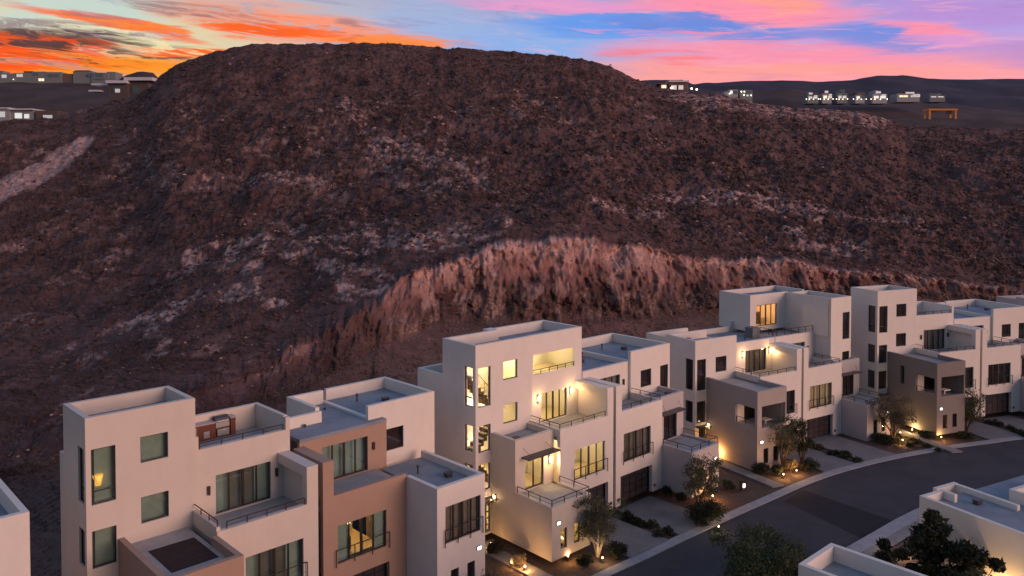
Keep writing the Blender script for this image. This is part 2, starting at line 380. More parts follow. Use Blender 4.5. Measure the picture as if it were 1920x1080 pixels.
def room(S, u0, u1, v0, v1, z0, z1, power, col=(1, .74, .36), nl=1, mats=(None, None), z_l=None):
    mb = MB(); t = .04
    S.bx(mb, u0, u1, v0, v1, z0, z0 + t, 1); S.bx(mb, u0, u1, v0, v1, z1 - t, z1)
    S.bx(mb, u0, u0 + t, v0, v1, z0 + t, z1 - t) if False else None
    S.bx(mb, u1 - t, u1, v0, v1, z0 + t, z1 - t); S.bx(mb, u0 + t, u1 - t, v1 - t, v1, z0 + t, z1 - t); power = power * 2.1
    r = mb.build('room', [mats[0] or INT, mats[1] or INTF], S.root)
    for i in range(nl):
        x = u0 + (u1 - u0) * (i + .5) / nl
        q = MB(); S.bx(q, x - .15, x + .15, (v0 + v1) / 2 - .15, (v0 + v1) / 2 + .15, z1 - t - .05, z1 - t - .01); q.build('ceiling_lamp', BULBC, r)
        point('room_light', (S.u(x), (v0 + v1) / 2, z1 - .45), power / nl, col, S.root, .12)
    return r
def sconce(S, pl, c, a, z, lit=True, power=30, h=.5, dep=.12):
    mb = MB(); S.pbx(mb, pl, c, a - .07, a + .07, z - h / 2, z + h / 2, -dep, -.002)
    S.pbx(mb, pl, c, a - .05, a + .05, z - h / 2 - .05, z - h / 2 + .02, -dep - .01, -dep)
    o = mb.build('wall_lamp', LAMPBOX, S.root)
    if lit:
        b = MB(); S.pbx(b, pl, c, a - .09, a + .09, z - h * .36, z + h * .40, -dep - .05, -dep - .012); b.build('lamp_shade', BULB, o)
        p = S.P(pl, c, a, z, -dep - .30); point('wall_light', p, power, WARM, S.root, .07)
    return o
def plaque(S, pl, c, a, z, lit=True):
    mb = MB(); S.pbx(mb, pl, c, a - .17, a + .17, z - .12, z + .12, -.06, -.002); o = mb.build('number_light', LAMPBOX, S.root)
    b = MB(); S.pbx(b, pl, c, a - .14, a + .14, z - .09, z + .09, -.075, -.062); b.build('light_panel', BULBW, o)
def garage(S, a0, a1, z0, z1, c, cols=5, rows=4):
    mb = MB(); d = .38
    S.pbx(mb, 'F', c, a0 + .002, a1 - .002, z0, z1 - .002, d + .04, d + .07)
    for i in range(cols + 1):
        x = a0 + .03 + (a1 - a0 - .06) * i / cols; S.pbx(mb, 'F', c, x - .028, x + .028, z0, z1 - .002, d - .02, d + .038)
    for j in range(rows + 1):
        z = z0 + .03 + (z1 - z0 - .06) * j / rows; S.pbx(mb, 'F', c, a0 + .002, a1 - .002, z - .025, z + .025, d - .017, d + .036)
    g = mb.build('garage_door', FRAME, S.root); W = (a1 - a0 - .06) / cols; Hh = (z1 - z0 - .06) / rows
    for i in range(cols):
        for j in range(rows):
            p = MB(); x = a0 + .03 + W * i; z = z0 + .03 + Hh * j
            S.pbx(p, 'F', c, x + .035, x + W - .035, z + .03, z + Hh - .03, d + .008, d + .03); p.build('panel', GPANEL, g)
GPANEL = mat('garage_glass', (.035, .035, .045), .25, .5, .8, spec=.5, col2=(.075, .05, .05))
def vents(S, pts, z):
    for k, (u, v) in enumerate(pts):
        mb = MB(); x = S.u(u)
        if k % 2: mb.tube((x, v, z), (x, v, z + .45), .05); mb.tube((x, v, z + .40), (x, v, z + .52), .09)
        else: mb.box(x - .2, x + .2, v - .15, v + .15, z, z + .22); mb.box(x - .24, x + .24, v - .19, v + .19, z + .22, z + .27)
        mb.build('roof_vent', STEELD, S.root)
def stairs(S, u0, u1, v0, v1, zs):
    """zig-zag flights along u, seen through the corner windows"""
    d = (zs[-1] - zs[0]) / (len(zs) - 1)
    for k in range(len(zs) - 1):
        n = 9; up = (k % 2 == 1); vv0, vv1 = (v0, v0 + .85) if up else (v0 + .95, v1)
        mb = MB(); mw = MB()
        for i in range(n):
            f = i / n; g = (i + 1) / n; a, b = (u0 + (u1 - u0) * f, u0 + (u1 - u0) * g) if up else (u1 - (u1 - u0) * f, u1 - (u1 - u0) * g)
            z = zs[k] + d * g
            S.bx(mb, a, b, vv0, vv1, z - d / n - .22, z - .03); S.bx(mw, a, b, vv0 - .02, vv1 + .02, z - .028, z + .02)
        o = mb.build('stair_flight', STEPM, S.root); mw.build('stair_treads', STEPW, o)
        hr = MB(); a, b = (u0, u1) if up else (u1, u0)
        hr.tube((S.u(a), vv0 - .05, zs[k] + .95), (S.u(b), vv0 - .05, zs[k] + d + .95), .025, k=6)
        for f in (0, .33, .66, 1): x = a + (b - a) * f; hr.tube((S.u(x), vv0 - .05, zs[k] + d * f), (S.u(x), vv0 - .05, zs[k] + d * f + .95), .014, k=5)
        hr.build('handrail', FRAME, o)
        lm = MB(); S.bx(lm, (u1 if up else u0) - .3, (u1 if up else u0) + .5, v0, v1, zs[k + 1] - .16, zs[k + 1]); lm.build('landing', STEPW, S.root)

def half(root, mir, tower=3, mid='roof', block='open', c=WHITE, cb=None, cm=None, style='dark', lit3=False, litT=False, lit2=False, lamps3=False, lampE=False,
         curt3=None, curt2=None, w3=(6.4, 9.57), mid_u=10.75, tower_v=0.0, mid_top=9.5, doorlit=False, big3=4, tower_left=0.0, groove=.24, mid_s=5.25, tw=5.25, style2=None, corner=True, rail3=True, rear=6.6):
    S = Side(root, mir); cb = cb or c; cm = cm or c; tv = tower_v; style2 = style2 or style; tan = cm is TAN
    ht = 13.05 if tower == 4 else 10.3
    # ---- tower
    cw = []; cs = []
    lv = [(8.8, 11.5), (5.72, 7.55), (3.08, 4.9)] if tower == 4 else [(5.75, 8.55), (2.8, 4.75)]
    tl = tower_left
    for (a, b) in lv: cw.append((tl + .24, tl + 1.34, a, b)); cs.append((tv + .16 + .28 - .28, tv + 1.2, a, b))
    cw.append((tl + .5, tl + 1.34, .12, 2.35))
    sq = [(2.5, 3.85, 10.3, 11.6), (2.5, 3.85, 7.25, 8.58)] if tower == 4 else [(2.55, 3.95, 7.15, 8.55)]
    if tl: sq = []
    if not corner: lv = []; cw = cw[-1:]; cs = []
    ops = cw + sq; tb = 3.6 if tower == 4 else (3.8 if not mir else 6.4)
    wall(S, 'F', tv, tl, tw, 0, ht, ops, c)
    wall(S, 'S', tl, tv + .28, tb, 0, ht, [(max(x[0], tv + .28), x[1], x[2], x[3]) for x in cs], c)
    merged = mid in ('tall',)
    mb = MB(); S.bx(mb, tw - .28, tw, tv + .28, tb, 6.0, ht - .75 if (merged or tower == 3) else ht); S.bx(mb, tl + .28, tw - .28, tb - .28, tb, 0, ht); mb.build('wall', c, root)
    slab(S, tl + .28, tw + (.1 if merged else -.28), tv + .28, tb - .28, ht - .75, ROOF)
    if not mir:
        rz = 10.45 if tower == 4 else 10.0
        mb = MB(); S.bx(mb, .012, 0.29, tb - .002, rear, 0, rz); S.bx(mb, .29, 5.24, rear - .28, rear - .001, 0, rz); mb.build('wall', c, root); slab(S, .29, 5.24, tb, rear - .28, rz - .65, ROOF)
    glk = 'lit' if litT else style; cv = None
    for k, (a, b) in enumerate(lv):
        bars = (a + .62,) if (b - a) > 2.2 else ()
        window(S, 'F', tv, tl + .24, tl + 1.34, a, b, 1, glk, bars=bars); window(S, 'S', tl, max(tv + .28, tv + .16), tv + 1.2, a, b, 1, glk, bars=bars, curt=None if litT else (CURTD if style == 'dark' else CURTG))
    dr = window(S, 'F', tv, tl + .5, tl + 1.34, .12, 2.35, 2, 'lit' if litT else 'dark', name='entry_door', bars=(.6, 1.05, 1.5, 1.95), split=[.6])
    for (a, b, z0, z1) in sq: window(S, 'F', tv, a, b, z0, z1, 1, 'lit' if litT else style2)
    if litT:
        room(S, .3, 4.95,   .42, 3.75, .1, 12.25, 190, (1, .79, .46), 2)
        for z in (1.6, 5.0, 8.0): point('stair_light', (S.u(2.4), 2.6, z), 110, (1, .79, .46), root, .1)
        stairs(S, .45, 2.9, .62, 2.5, [2.83, 5.5, 8.18, 10.85])
        for z in (3.2, 6.25, 9.3):
            mb = MB(); S.bx(mb, 3.3, 4.9, .45, 3.6, z - .2, z); mb.build('floor_slab', INTF, root)
    # ---- mid upper
    mv = groove; s0, s1 = w3
    o3 = [(s0, s1, 6.5, 8.62)]
    mt = {'roof': mid_top, 'terrace': 10.2, 'tall': 13.0}[mid]
    if mid == 'tall': o3.append((5.6, 9.95, 10.1, 11.55))
    wall(S, 'F', mv, mid_s, mid_u, 6.3, mt, o3, cm)
    window(S, 'F', mv, s0, s1, 6.5, 8.62, big3, 'lit' if lit3 else ('litc' if curt3 is CURTW else style), name='sliding_door', curt=curt3, dep=.14, fw=.06)
    mback = 6.3
    if mid == 'tall':
        mb = MB(); S.bx(mb, mid_u - .28, mid_u, mv + .28, 4.4, 6.3, mt); S.bx(mb, 5.25, mid_u - .28, 4.12, 4.4, 9.0, mt); S.bx(mb, 4.4, 5.25, 3.6, 4.4, ht - .7, mt + .05); mb.build('wall', cm, root)
        slab(S, 5.25, mid_u - .28, mv + .28, 4.12, 12.3, ROOF)
        room(S, 5.3, mid_u - .3, mv + .3, 3.6, 9.75, 12.05, 60, (1, .83, .50), 1, (INT, INTF))
        railing(root, [(S.u(5.62), mv + .1), (S.u(9.93), mv + .1)], 10.1, .32, .9)
        mb = MB(); S.bx(mb, 5.25, mid_u, 4.4, 6.3, 0, 9.6); mb.build('wall', cm, root)
        vents(S, [(2.6, 1.4)], 12.3)
    elif mid == 'terrace':
        mb = MB(); S.bx(mb, mid_u - .26, mid_u, mv + .28, 4.2, 6.3, 10.95); S.bx(mb, 5.25, mid_u - .26, 3.94, 4.2, 6.3, 10.95)
        S.bx(mb, 5.25, 5.5, mv + .002, mv + .28, mt, 10.9); S.bx(mb, mid_u - .26, mid_u, mv + .001, mv + .28, mt, 10.9); mb.build('parapet', cm, root)
        slab(S, 5.25, mid_u - .26, mv + .28, 3.94, 9.6, DECK, 'terrace_floor')
        railing(root, [(S.u(5.6), mv + .14), (S.u(mid_u - .35), mv + .14)], mt, .30, 1.25)
        mb = MB(); S.bx(mb, 5.25, mid_u, 4.2, 6.3, 0, 9.6); mb.build('wall', cm, root)
    else:
        if tan:
            mb = MB(); S.bx(mb, 5.25, 7.8, 6.02, 6.3, 0, 10.3); S.bx(mb, 7.52, 7.8, 2.68, 6.02, 0, 10.3); S.bx(mb, 7.52, mid_u, 2.4, 2.68, 0, 10.1); mb.build('wall', WHITE, root)
            slab(S, mid_s, mid_u, mv - .02, 2.4, mt + .004, ROOF); slab(S, mid_s, 7.52, 2.4, 6.02, mt + .003, ROOF)
        else:
            mb = MB(); S.bx(mb, 5.25, mid_u, 6.02, 6.3, 0, 10.2 if mir else mt + .15); mb.build('wall', cm, root)
            slab(S, mid_s, mid_u, mv + .28, 6.02, mt - .35, ROOF)
        vents(S, [(7.2, 3.6), (8.8, 2.2), (3.1, 2.9), (6.0, 4.6)], mt - .35)
        vents(S, [(2.2, 3.2), (3.6, 4.5)], ht - .75)
    # ---- third-floor terrace over the garage
    wo = [(6.5, 9.75, 3.1, 5.25), (6.3, 10.1, 0, 2.15)]
    wall(S, 'F', -3.0, 5.05, 10.65, 0, 7.0, wo, cm)
    slab(S, 5.05, 10.65, -2.72, mv, 6.45, DECK, 'terrace_floor')
    mb = MB(); S.bx(mb, 5.05, 5.25, -2.72, mv - .002, 6.2, 7.0) if block != 'roof' and not tan else None
    S.bx(mb, 9.98, 10.652, -3.002, -2.55, 6.999, 9.0); S.bx(mb, 9.98, 10.652, -2.55, mv - .002, 8.45, 9.0); S.bx(mb, 10.35, 10.652, -2.55, mv - .002, 6.45, 8.449); mb.build('pier_wall', cm, root)
    railing(root, [(S.u(5.15), mv - .15), (S.u(5.15), -2.86), (S.u(9.9), -2.86)] if block != 'roof' else [(S.u(5.6), -2.86), (S.u(9.9), -2.86)], 7.0, .34, 1.1) if rail3 else None
    window(S, 'F', -3.0, 6.5, 9.75, 3.1, 5.25, 4, 'lit' if lit2 else ('litc' if curt2 is CURTW else style), curt=curt2, dep=.12, name='window', fw=.06)
    railing(root, [(S.u(6.35), -3.12), (S.u(9.9), -3.12)], 3.0, .95, 1.1, 'window_rail')
    garage(S, 6.3, 10.1, 0, 2.15, -3.0)
    for a in (6.05, 10.35):
        mb = MB(); x = S.u(a); mb.tube((x, -3.02, .42), (x, -3.14, .62), .09, .03); mb.build('floodlight', LAMPBOX, root)
    if lamps3:
        sconce(S, 'F', mv, s0 - .4, 8.35); sconce(S, 'F', mv, s1 + .32, 8.35, power=45)
    else:
        sconce(S, 'F', mv, s0 - .4, 7.95, False, h=.42); sconce(S, 'F', mv, s1 + .32, 7.95, False, h=.42)
    # ---- front block
    b0, b1, bf = 1.4, 5.05, -5.9
    sw = [(2.2, 2.8, .55, 1.85), (3.45, 4.05, .55, 1.85)]
    if block == 'step':     # two-storey half block with a terrace in front
        wall(S, 'F', -2.4, b0, b1, 3.3, 6.9, [(2.3, 4.05, 3.35, 5.45)], cb)
        wall(S, 'S', b0, -2.12, 0, 0, 6.9, [], cb)
        mb = MB(); S.bx(mb, b1 - .28, b1, -2.12, 0, 3.3, 6.9); mb.build('wall', cb, root)
        slab(S, b0 + .28, b1 - .28, -2.12, -.002, 6.5, ROOF); vents(S, [(2.3, -1.5)], 6.5)
        wall(S, 'F', bf + .1, b0, b1, 0, 3.45, sw, cb)
        wall(S, 'S', b0, bf + .38, -2.12 - .001, 0, 3.3 if False else 3.449, [], cb)
        mb = MB(); S.bx(mb, b1 - .28, b1, bf + .38, -3.0, 0, 3.449); mb.build('wall', cb, root)
        slab(S, b0 + .28, b1 - .28, bf + .38, -2.4, 3.3, DECK, 'terrace_floor')
        railing(root, [(S.u(b0 + .1), -2.5), (S.u(b0 + .1), bf + .2), (S.u(b1 - .1), bf + .2), (S.u(b1 - .1), -3.05)], 3.45, .42, 1.1)
        mb = MB(); S.bx(mb, 1.95, 4.95, -3.15, -2.402, 5.62, 5.70); ca = mb.build('canopy', STEELD, root)
        q = MB(); q.tube((S.u(2.4), -3.0, 5.7), (S.u(2.1), -2.42, 6.25), .012); q.tube((S.u(4.5), -3.0, 5.7), (S.u(4.2), -2.42, 6.25), .012); q.build('stay_rod', RAIL, ca)
        window(S, 'F', -2.4, 2.3, 4.05, 3.35, 5.45, 2, 'lit' if doorlit else 'dark', curt=None, name='sliding_door', fw=.06)
        if doorlit: room(S, 1.7, 4.75, -2.05, -.1, 3.33, 6.25, 26, (1, .77, .44)); sconce(S, 'F', -2.4, 4.55, 4.95, power=65)
        for (a, b, z0, z1) in sw: window(S, 'F', bf + .1, a, b, z0, z1, 1, 'lit' if doorlit else 'dark', fw=.035)
        if doorlit: room(S, 1.7, 4.75, bf + .5, -3, .1, 3.05, 26, (1, .70, .30))
        plaque(S, 'F', bf + .1, b0 + .55, 2.35)
    elif block == 'annex':  # one storey annex on the inner side, door above with canopy
        pass
    else:
        big = {'open': (1.95, 4.9, 3.65, 5.5), 'closed': (1.75, 4.45, 3.5, 5.65), 'roof': None}[block]
        fo = sw + ([big] if big else [])
        so = [(-5.62, -3.45, 3.7, 5.35)] if block == 'open' else []
        if block == 'open' and cb is TAUPE: so.append((-2.1, -1.6, 4.0, 5.8))
        top = 6.85
        wall(S, 'F', bf, b0, b1, 0, top, fo, cb); wall(S, 'S', b0, bf + .28, 0, 0, top, so, cb)
        mb = MB(); S.bx(mb, b1 - .28, b1, bf + .28, -3.001, 0, top); S.bx(mb, b1 - .28, b1, -2.999, -.002, 6.2, top) if False else None; mb.build('wall', cb, root)
        slab(S, b0 + .28, b1 - (.28), bf + .28, -.002, 6.42, DECK if block == 'roof' or block == 'open' else ROOF)
        if block == 'roof':
            mb = MB(); S.bx(mb, 2.3, 4.5, -4.4, -1.5, 6.421, 6.45); mb.build('dark_mat', TURF, root)
            mb = MB(); S.bx(mb, 5.051, 5.25, -2.9, mv - .002, 6.2, 7.2); mb.build('parapet', c, root)
            railing(root, [(S.u(5.15), mv - .1), (S.u(5.15), -2.8)], 7.2, .3, .95)
        if block == 'open':  # covered patio behind the openings
            mb = MB(); S.bx(mb, b0 + .28, b1 - .28, bf + .28, -.3, 3.4, 3.5); mb.build('terrace_floor', DECK, root)
            wall(S, 'F', -3.1, b0 + .28, b1 - .28, 3.5, 6.2, [(2.9, 4.7, 3.5, 5.4)], WHITE)
            window(S, 'F', -3.1, 2.9, 4.7, 3.5, 5.4, 2, 'dark', name='sliding_door')
            mb = MB(); S.bx(mb, 3.2, 4.0, -5.2, -4.5, 3.9, 3.98); S.bx(mb, 3.55, 3.65, -4.9, -4.8, 3.5, 3.9); mb.build('patio_table', STEPW, root)
            railing(root, [(S.u(b0 + .14), -5.5), (S.u(b0 + .14), -3.5)], 3.7, .5, 1.0)
        if block == 'closed':
            window(S, 'F', bf, *big, 4, style2, curt=CURT, fw=.06); railing(root, [(S.u(1.65), bf - .1), (S.u(4.55), bf - .1)], 3.35, 1.0, .95, 'window_rail')
            vents(S, [(2.6, -3.9), (3.6, -2.2)], 6.42)
        for (a, b, z0, z1) in sw: window(S, 'F', bf, a, b, z0, z1, 1, 'dark', fw=.035)
        plaque(S, 'F', bf, b0 + .5, 2.5)
    if lampE: sconce(S, 'S', b0, -.45, 2.55, power=lampE * 2, h=.5)
    # entry canopy between tower and block, step
    mb = MB(); S.bx(mb, .05, b0, -.75, -.002, 2.5, 2.58); mb.build('entry_canopy', STEELD, root)
    return S
def house(yaw, ox, oy, oz, label, name='townhouse'):
    o = empty(name, (ox, oy, oz), R(90 - yaw)); tag(o, label, 'townhouse', 'townhouses along the curving street'); return o

# ------------------------------------------------------------------ houses along the street
# 1: cream and tan, at the left
h1 = house(46, -20.25, 37.5, .2, 'cream and tan stucco townhouse with green blinds and a rooftop kitchen')
S1 = half(h1, False, 4, 'terrace', 'roof', rear=4.35, style='green', c=CREAM2, cb=TAN, cm=CREAM2, curt3=None)
# 2: the lit one
h3 = house(47.4, -2.44, 53, .5, 'pale stucco townhouse with brightly lit yellow windows, stairwell and loggia, in the centre')
S3 = half(h3, False, 4, 'tall', 'step', c=WHITE, style='dark', lit3=True, litT=True, lit2=True, lamps3=True, lampE=22, doorlit=True, w3=(6.45, 9.15), cb=CREAM2)
h4 = house(58.4, 16.41, 71, 0, 'white stucco townhouse with an amber-lit room set back on its roof')
h5 = house(68.9, 36.83, 80, .5, 'white stucco townhouse whose front block is dark taupe, near the right edge')
h6 = house(74, 59.5, 86.0, 1.0, 'pale townhouse cut by the right edge of the view behind the taupe-fronted one')
half(h1, True, 3, 'roof', 'closed', style='green', style2='dark', corner=False, rail3=False, c=WHITE, cb=WHITE, cm=TAN, w3=(5.6, 8.8), mid_s=4.2, mid_u=10.25, tower_v=.7, mid_top=9.42, curt2=None)
half(h3, True, 3, 'roof', 'step', c=WHITE, cb=ANNEX, cm=WHITE, curt3=CURT, curt2=CURT, w3=(6.3, 9.5))
half(h4, False, 3, 'roof', 'open', c=WHITE, cb=GREIGE, lamps3=True, lampE=14, curt3=CURT, w3=(6.7, 9.6))
S4 = half(h4, True, 4, 'roof', 'step', c=WHITE, cb=ANNEX, tower_v=-1.6, tower_left=1.7, tw=4.85, mid_s=4.6, curt3=CURT, curt2=CURTW)
half(h5, False, 4, 'terrace', 'open', c=WHITE, cb=TAUPE, curt3=CURT, curt2=CURTD, w3=(6.55, 9.6))
half(h5, True, 3, 'roof', 'step', c=WHITE, cb=ANNEX, curt2=CURTD)
h6.location = (62, 92.4, .4)
half(h6, False, 3, 'roof', 'open', c=ANNEX, cb=TAUPE)
# set-back fourth-floor room of the third duplex
SR = Side(h4, False)
wall(SR, 'F', 3.8, 11.3, 16.9, 9.4, 13.1, [(12.15, 15.3, 9.85, 12.0)], WHITE)
wall(SR, 'S', 11.3, 4.08, 8.0, 9.4, 13.1, [], WHITE)
mb = MB(); mb.box(11.58, 19.9, 7.72, 8.0, 9.4, 13.1); mb.box(16.6, 16.88, -1.3, 3.8, 9.2, 13.05); mb.box(19.62, 19.9, 4.1, 7.72, 9.4, 13.1); mb.build('wall', WHITE, h4)
mb = MB(); mb.box(11.58, 19.62, 4.08, 7.72, 12.4, 12.6); mb.build('roof', ROOF, h4)
window(SR, 'F', 3.8, 12.15, 15.3, 9.85, 12.0, 4, 'lit', name='sliding_door', fw=.06)
room(SR, 11.7, 16.5, 4.15, 7.5, 9.6, 12.3, 75, (1, .52, .24))
mb = MB(); mb.box(12.6, 13.4, 5.2, 5.9, 9.7, 10.5); mb.box(14.3, 14.9, 5.6, 6.0, 9.7, 10.9); mb.build('furniture', STEPM, h4)
mb = MB(); mb.box(13.9, 14.6, 6.9, 7.3, 9.64, 11.2); mb.build('cupboard', STEPM, h4)
railing(h4, [(11.2, 2.4), (11.2, .35), (16.5, .35)], 9.55, .55, 1.0)
mb = MB(); mb.box(9.9, 10.9, 2.2, 3.2, 9.15, 10.15); ac = mb.build('air_conditioner', CONC, h4)
# lit rooms behind the second floor of house 1 (right half) and the centre house
SX = Side(h3, False); room(SX, 5.5, 10.1, -2.6, -.3, 3.0, 6.2, 44, (1, .80, .48)); room(SX, 5.6, 10.2, .45, 3.4, 6.35, 9.1, 50, (1, .80, .48))
S1r = Side(h1, True)
for o in [o for o in h1.children if o.name.startswith('window') and abs(min((o.matrix_basis @ v.co).x for v in o.data.vertices) - (WIDTH - 9.75)) < .05 and min(v.co.z for v in o.data.vertices) < 4]:
    for q in list(o.children):
        if q.name.startswith('roller_blind'):
            me = q.data; bpy.data.objects.remove(q)
            for (a, b_) in ((6.52, 7.3), (8.95, 9.73)):
                mb = MB(); S1r.pbx(mb, 'F', -3.0, a, b_, 3.12, 5.23, .26, .28); mb.build('roller_blind', CURTG, o)
room(S1r, 6.5, 9.9, -2.3, .6, 3.0, 5.9, 62, (1, .50, .17))
mb = MB(); mb.tube((S1r.u(8.55), -2.0, 4.75), (S1r.u(8.55), -2.0, 5.05), .20, .14, 12); mb.build('lamp_shade', BULBC, h1)
mb = MB(); S1r.bx(mb, 8.2, 9.3, -1.9, -1.1, 3.1, 3.85); S1r.bx(mb, 8.7, 8.8, -1.0, -.8, 3.1, 4.6); mb.build('furniture', STEPM, h1)
# duct-like vertical lamp seen in the green corner window
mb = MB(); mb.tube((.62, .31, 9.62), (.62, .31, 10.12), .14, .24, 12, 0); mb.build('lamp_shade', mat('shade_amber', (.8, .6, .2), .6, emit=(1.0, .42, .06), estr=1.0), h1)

# ---------------- rooftop kitchen (things standing on the terrace of house 1)
def on(h, u, v, z): return h.matrix_basis @ Vector((u, v, z))
kb = empty('outdoor_counter', on(h1, 5.6, 3.3, 9.62), h1.rotation_euler[2]); tag(kb, 'wooden outdoor kitchen counter with pale stone top on the rooftop terrace', 'counter')
mb = MB(); mb.box(0, 2.15, 0, .7, 0, .88); mb.box(3.05, 3.35, 0, .7, 0, .98); mb.box(2.152, 3.048, .1, .7, 0, .55); mb.build('cabinet', WOOD, kb)
mb = MB(); mb.box(-.02, 2.18, -.04, .74, .882, .94); mb.box(3.03, 3.38, -.04, .74, .982, 1.04); mb.build('countertop', STONE, kb)
for (a, b, z0, z1) in ((.62, 1.05, .12, .8), (1.45, 1.8, .12, .5), (2.25, 2.95, .10, .48)):
    mb = MB(); mb.box(a, b, -.03, -.002 if a < 2 else .098, z0, z1); mb.tube(((a + b) / 2 - .1, -.05, z1 - .08), ((a + b) / 2 + .1, -.05, z1 - .08), .012); mb.build('cabinet_door', STEEL, kb)
gr = empty('grill', on(h1, 7.8, 3.35, 10.17), h1.rotation_euler[2]); tag(gr, 'dark hooded barbecue grill set into the rooftop kitchen counter', 'grill')
mb = MB(); mb.box(0, .8, 0, .6, 0, .28); mb.build('firebox', STEEL, gr)
mb = MB(); k = 8
for i in range(k):
    a0 = math.pi * i / k; a1 = math.pi * (i + 1) / k; y0, z0, y1, z1 = .3 - .3 * math.cos(a0), .28 + .34 * math.sin(a0), .3 - .3 * math.cos(a1), .28 + .34 * math.sin(a1)
    mb.quad((0, y0, z0), (.8, y0, z0), (.8, y1, z1), (0, y1, z1)); mb.quad((0, .3, .28), (0, y0, z0), (0, y1, z1), (0, .3, .28)); mb.quad((.8, .3, .28), (.8, y1, z1), (.8, y0, z0), (.8, .3, .28))
mb.build('hood', STEELD, gr); mb = MB(); mb.tube((.1, -.04, .36), (.7, -.04, .36), .02); mb.build('handle', STEEL, gr)

# ---------------- house at the far left edge and the two roofs across the street
h0 = empty('townhouse', (-20.75, 33.9, 0), R(90 - 46)); tag(h0, 'corner of a white townhouse with one amber window at the left edge', 'townhouse', 'townhouses along the curving street')
S0 = Side(h0, False)
wall(S0, 'F', 0, -6, 0, 0, 10.3, [(-2.6, -1.3, 7.1, 8.45)], WHITE); window(S0, 'F', 0, -2.6, -1.3, 7.1, 8.45, 1, 'litc', curt=mat('blind_amber', (.5, .33, .09), .8, emit=(1, .6, .12), estr=.14))
mb = MB(); mb.box(-.28, 0, .28, 6.5, 0, 10.3); mb.box(-6, -.28, 6.22, 6.5, 0, 10.3); mb.build('wall', WHITE, h0); mb = MB(); mb.box(-6, -.28, .28, 6.22, 9.35, 9.55); mb.build('roof', ROOF, h0)
def flat_house(label, yaw, ox, oy):
    h = empty('townhouse', (ox, oy, 0), R(90 - yaw)); tag(h, label, 'townhouse', 'townhouses across the street'); return h, Side(h, False)
h7, S7 = flat_house('white flat-roofed townhouse with an amber-washed side wall below the street', 62, 22.6, 43.75)
t = .25; z = 7.1
wall(S7, 'S', 0, -14, 0, 0, z, [], WHITE, t)
mb = MB(); mb.box(t, 1.75, -t, 0, 0, z); mb.box(1.75, 1.98, -.9, 0, 0, z + .02); mb.box(1.98, 3.9, .3, .55, 0, z - .1); mb.box(3.65, 3.9, -3.2, .3, 0, z - .12); mb.box(4.9, 9, -2.4, -2.15, 0, z + .25); mb.box(4.7, 4.9, -3.3, -2.15, 0, z + .25); mb.build('wall', WHITE, h7)
mb = MB(); mb.box(t, 12, -14, -t, z - .62, z - .42); mb.build('roof', ROOF, h7)
vents(S7, [(2.7, -1.6), (3.9, -4.4), (4.6, -3.9)], z - .42)
mb = MB(); S7.pbx(mb, 'S', 0, -6.6, -6.0, .2, 6.9, -.12, -.002); mb.build('pilaster', ANNEX, h7)
sconce(S7, 'S', 0, -4.9, 3.7, power=260); sconce(S7, 'S', 0, -7.2, 3.4, power=200)
mb = MB(); mb.box(-.22, -.04, -8.3, -8.15, .3, 5.4); mb.box(-.3, -.03, -8.6, -8.1, 5.4, 6.6); mb.build('downpipe', ANNEX, h7)
h8, S8 = flat_house('white flat roof with a raised corner parapet and small vents at the bottom edge', 47.5, 13.1, 36.0); z = 7.0
wall(S8, 'S', 0, -1.9, 0, 0, z, [], WHITE, t)
mb = MB(); mb.box(t, 3.2, -t, 0, 0, z); mb.box(2.95, 3.2, -5.2, -t, 0, z); mb.box(2.95, 3.25, -12, -5.2, 0, z - .12); mb.box(-5, 0, -2.15, -1.9, 0, z - .35); mb.box(0, .25, -2.15, -1.9, 0, z - .001); mb.build('wall', WHITE, h8)
mb = MB(); mb.box(t, 2.95, -12, -t, z - .95, z - .75); mb.box(-5, t - .01, -12, -2.15, z - .952, z - .752); mb.build('roof', ROOF, h8)
vents(S8, [(1.2, -1.9), (2.2, -3.9)], z - .75)

# ------------------------------------------------------------------ ground, street, drives
def strip(name, A, B, z, m, zb=None, kind='structure'):
    V = []; F = []
    for p, q in zip(A, B): V += [(*p, z), (*q, z)]
    for i in range(len(A) - 1): F.append((2 * i, 2 * i + 1, 2 * i + 3, 2 * i + 2))
    if zb is not None:
        n = len(V); V += [(x, y, zb) for x, y, _ in V[:n]]
        for i in range(len(A) - 1): F.append((2 * i, 2 * i + 2, n + 2 * i + 2, n + 2 * i)); F.append((2 * i + 1, n + 2 * i + 1, n + 2 * i + 3, 2 * i + 3))
    me = bpy.data.meshes.new(name); me.from_pydata(V, [], F); me.update(); o = link(name, me, None, m); return tag(o, kind=kind)
def smooth(P, n=8):
    P = [Vector(p) for p in P]; out = []
    for i in range(len(P) - 1):
        a = P[max(i - 1, 0)]; b = P[i]; c = P[i + 1]; d = P[min(i + 2, len(P) - 1)]
        for k in range(n):
            t = k / n; out.append(.5 * ((2 * b) + (c - a) * t + (2 * a - 5 * b + 4 * c - d) * t * t + (3 * b - a - 3 * c + d) * t ** 3))
    out.append(P[-1]); return [tuple(p) for p in out]
def offset(P, d):
    out = []
    for i in range(len(P)):
        a = Vector(P[max(i - 1, 0)]); b = Vector(P[min(i + 1, len(P) - 1)]); t = (b - a).normalized(); out.append((P[i][0] + t.y * d, P[i][1] - t.x * d))
    return out
KU = smooth([(-24, 23.5), (-14, 32), (-4, 40.8), (5.0, 48.7), (8.4, 51.6), (11.8, 54.6), (15.9, 58.1), (19.9, 61.4), (23.6, 64.4), (27.6, 67.2), (33.1, 70.2), (39.4, 72.9), (44.9, 74.8), (49.3, 76.2), (62, 79.2), (80, 82), (110, 84)])
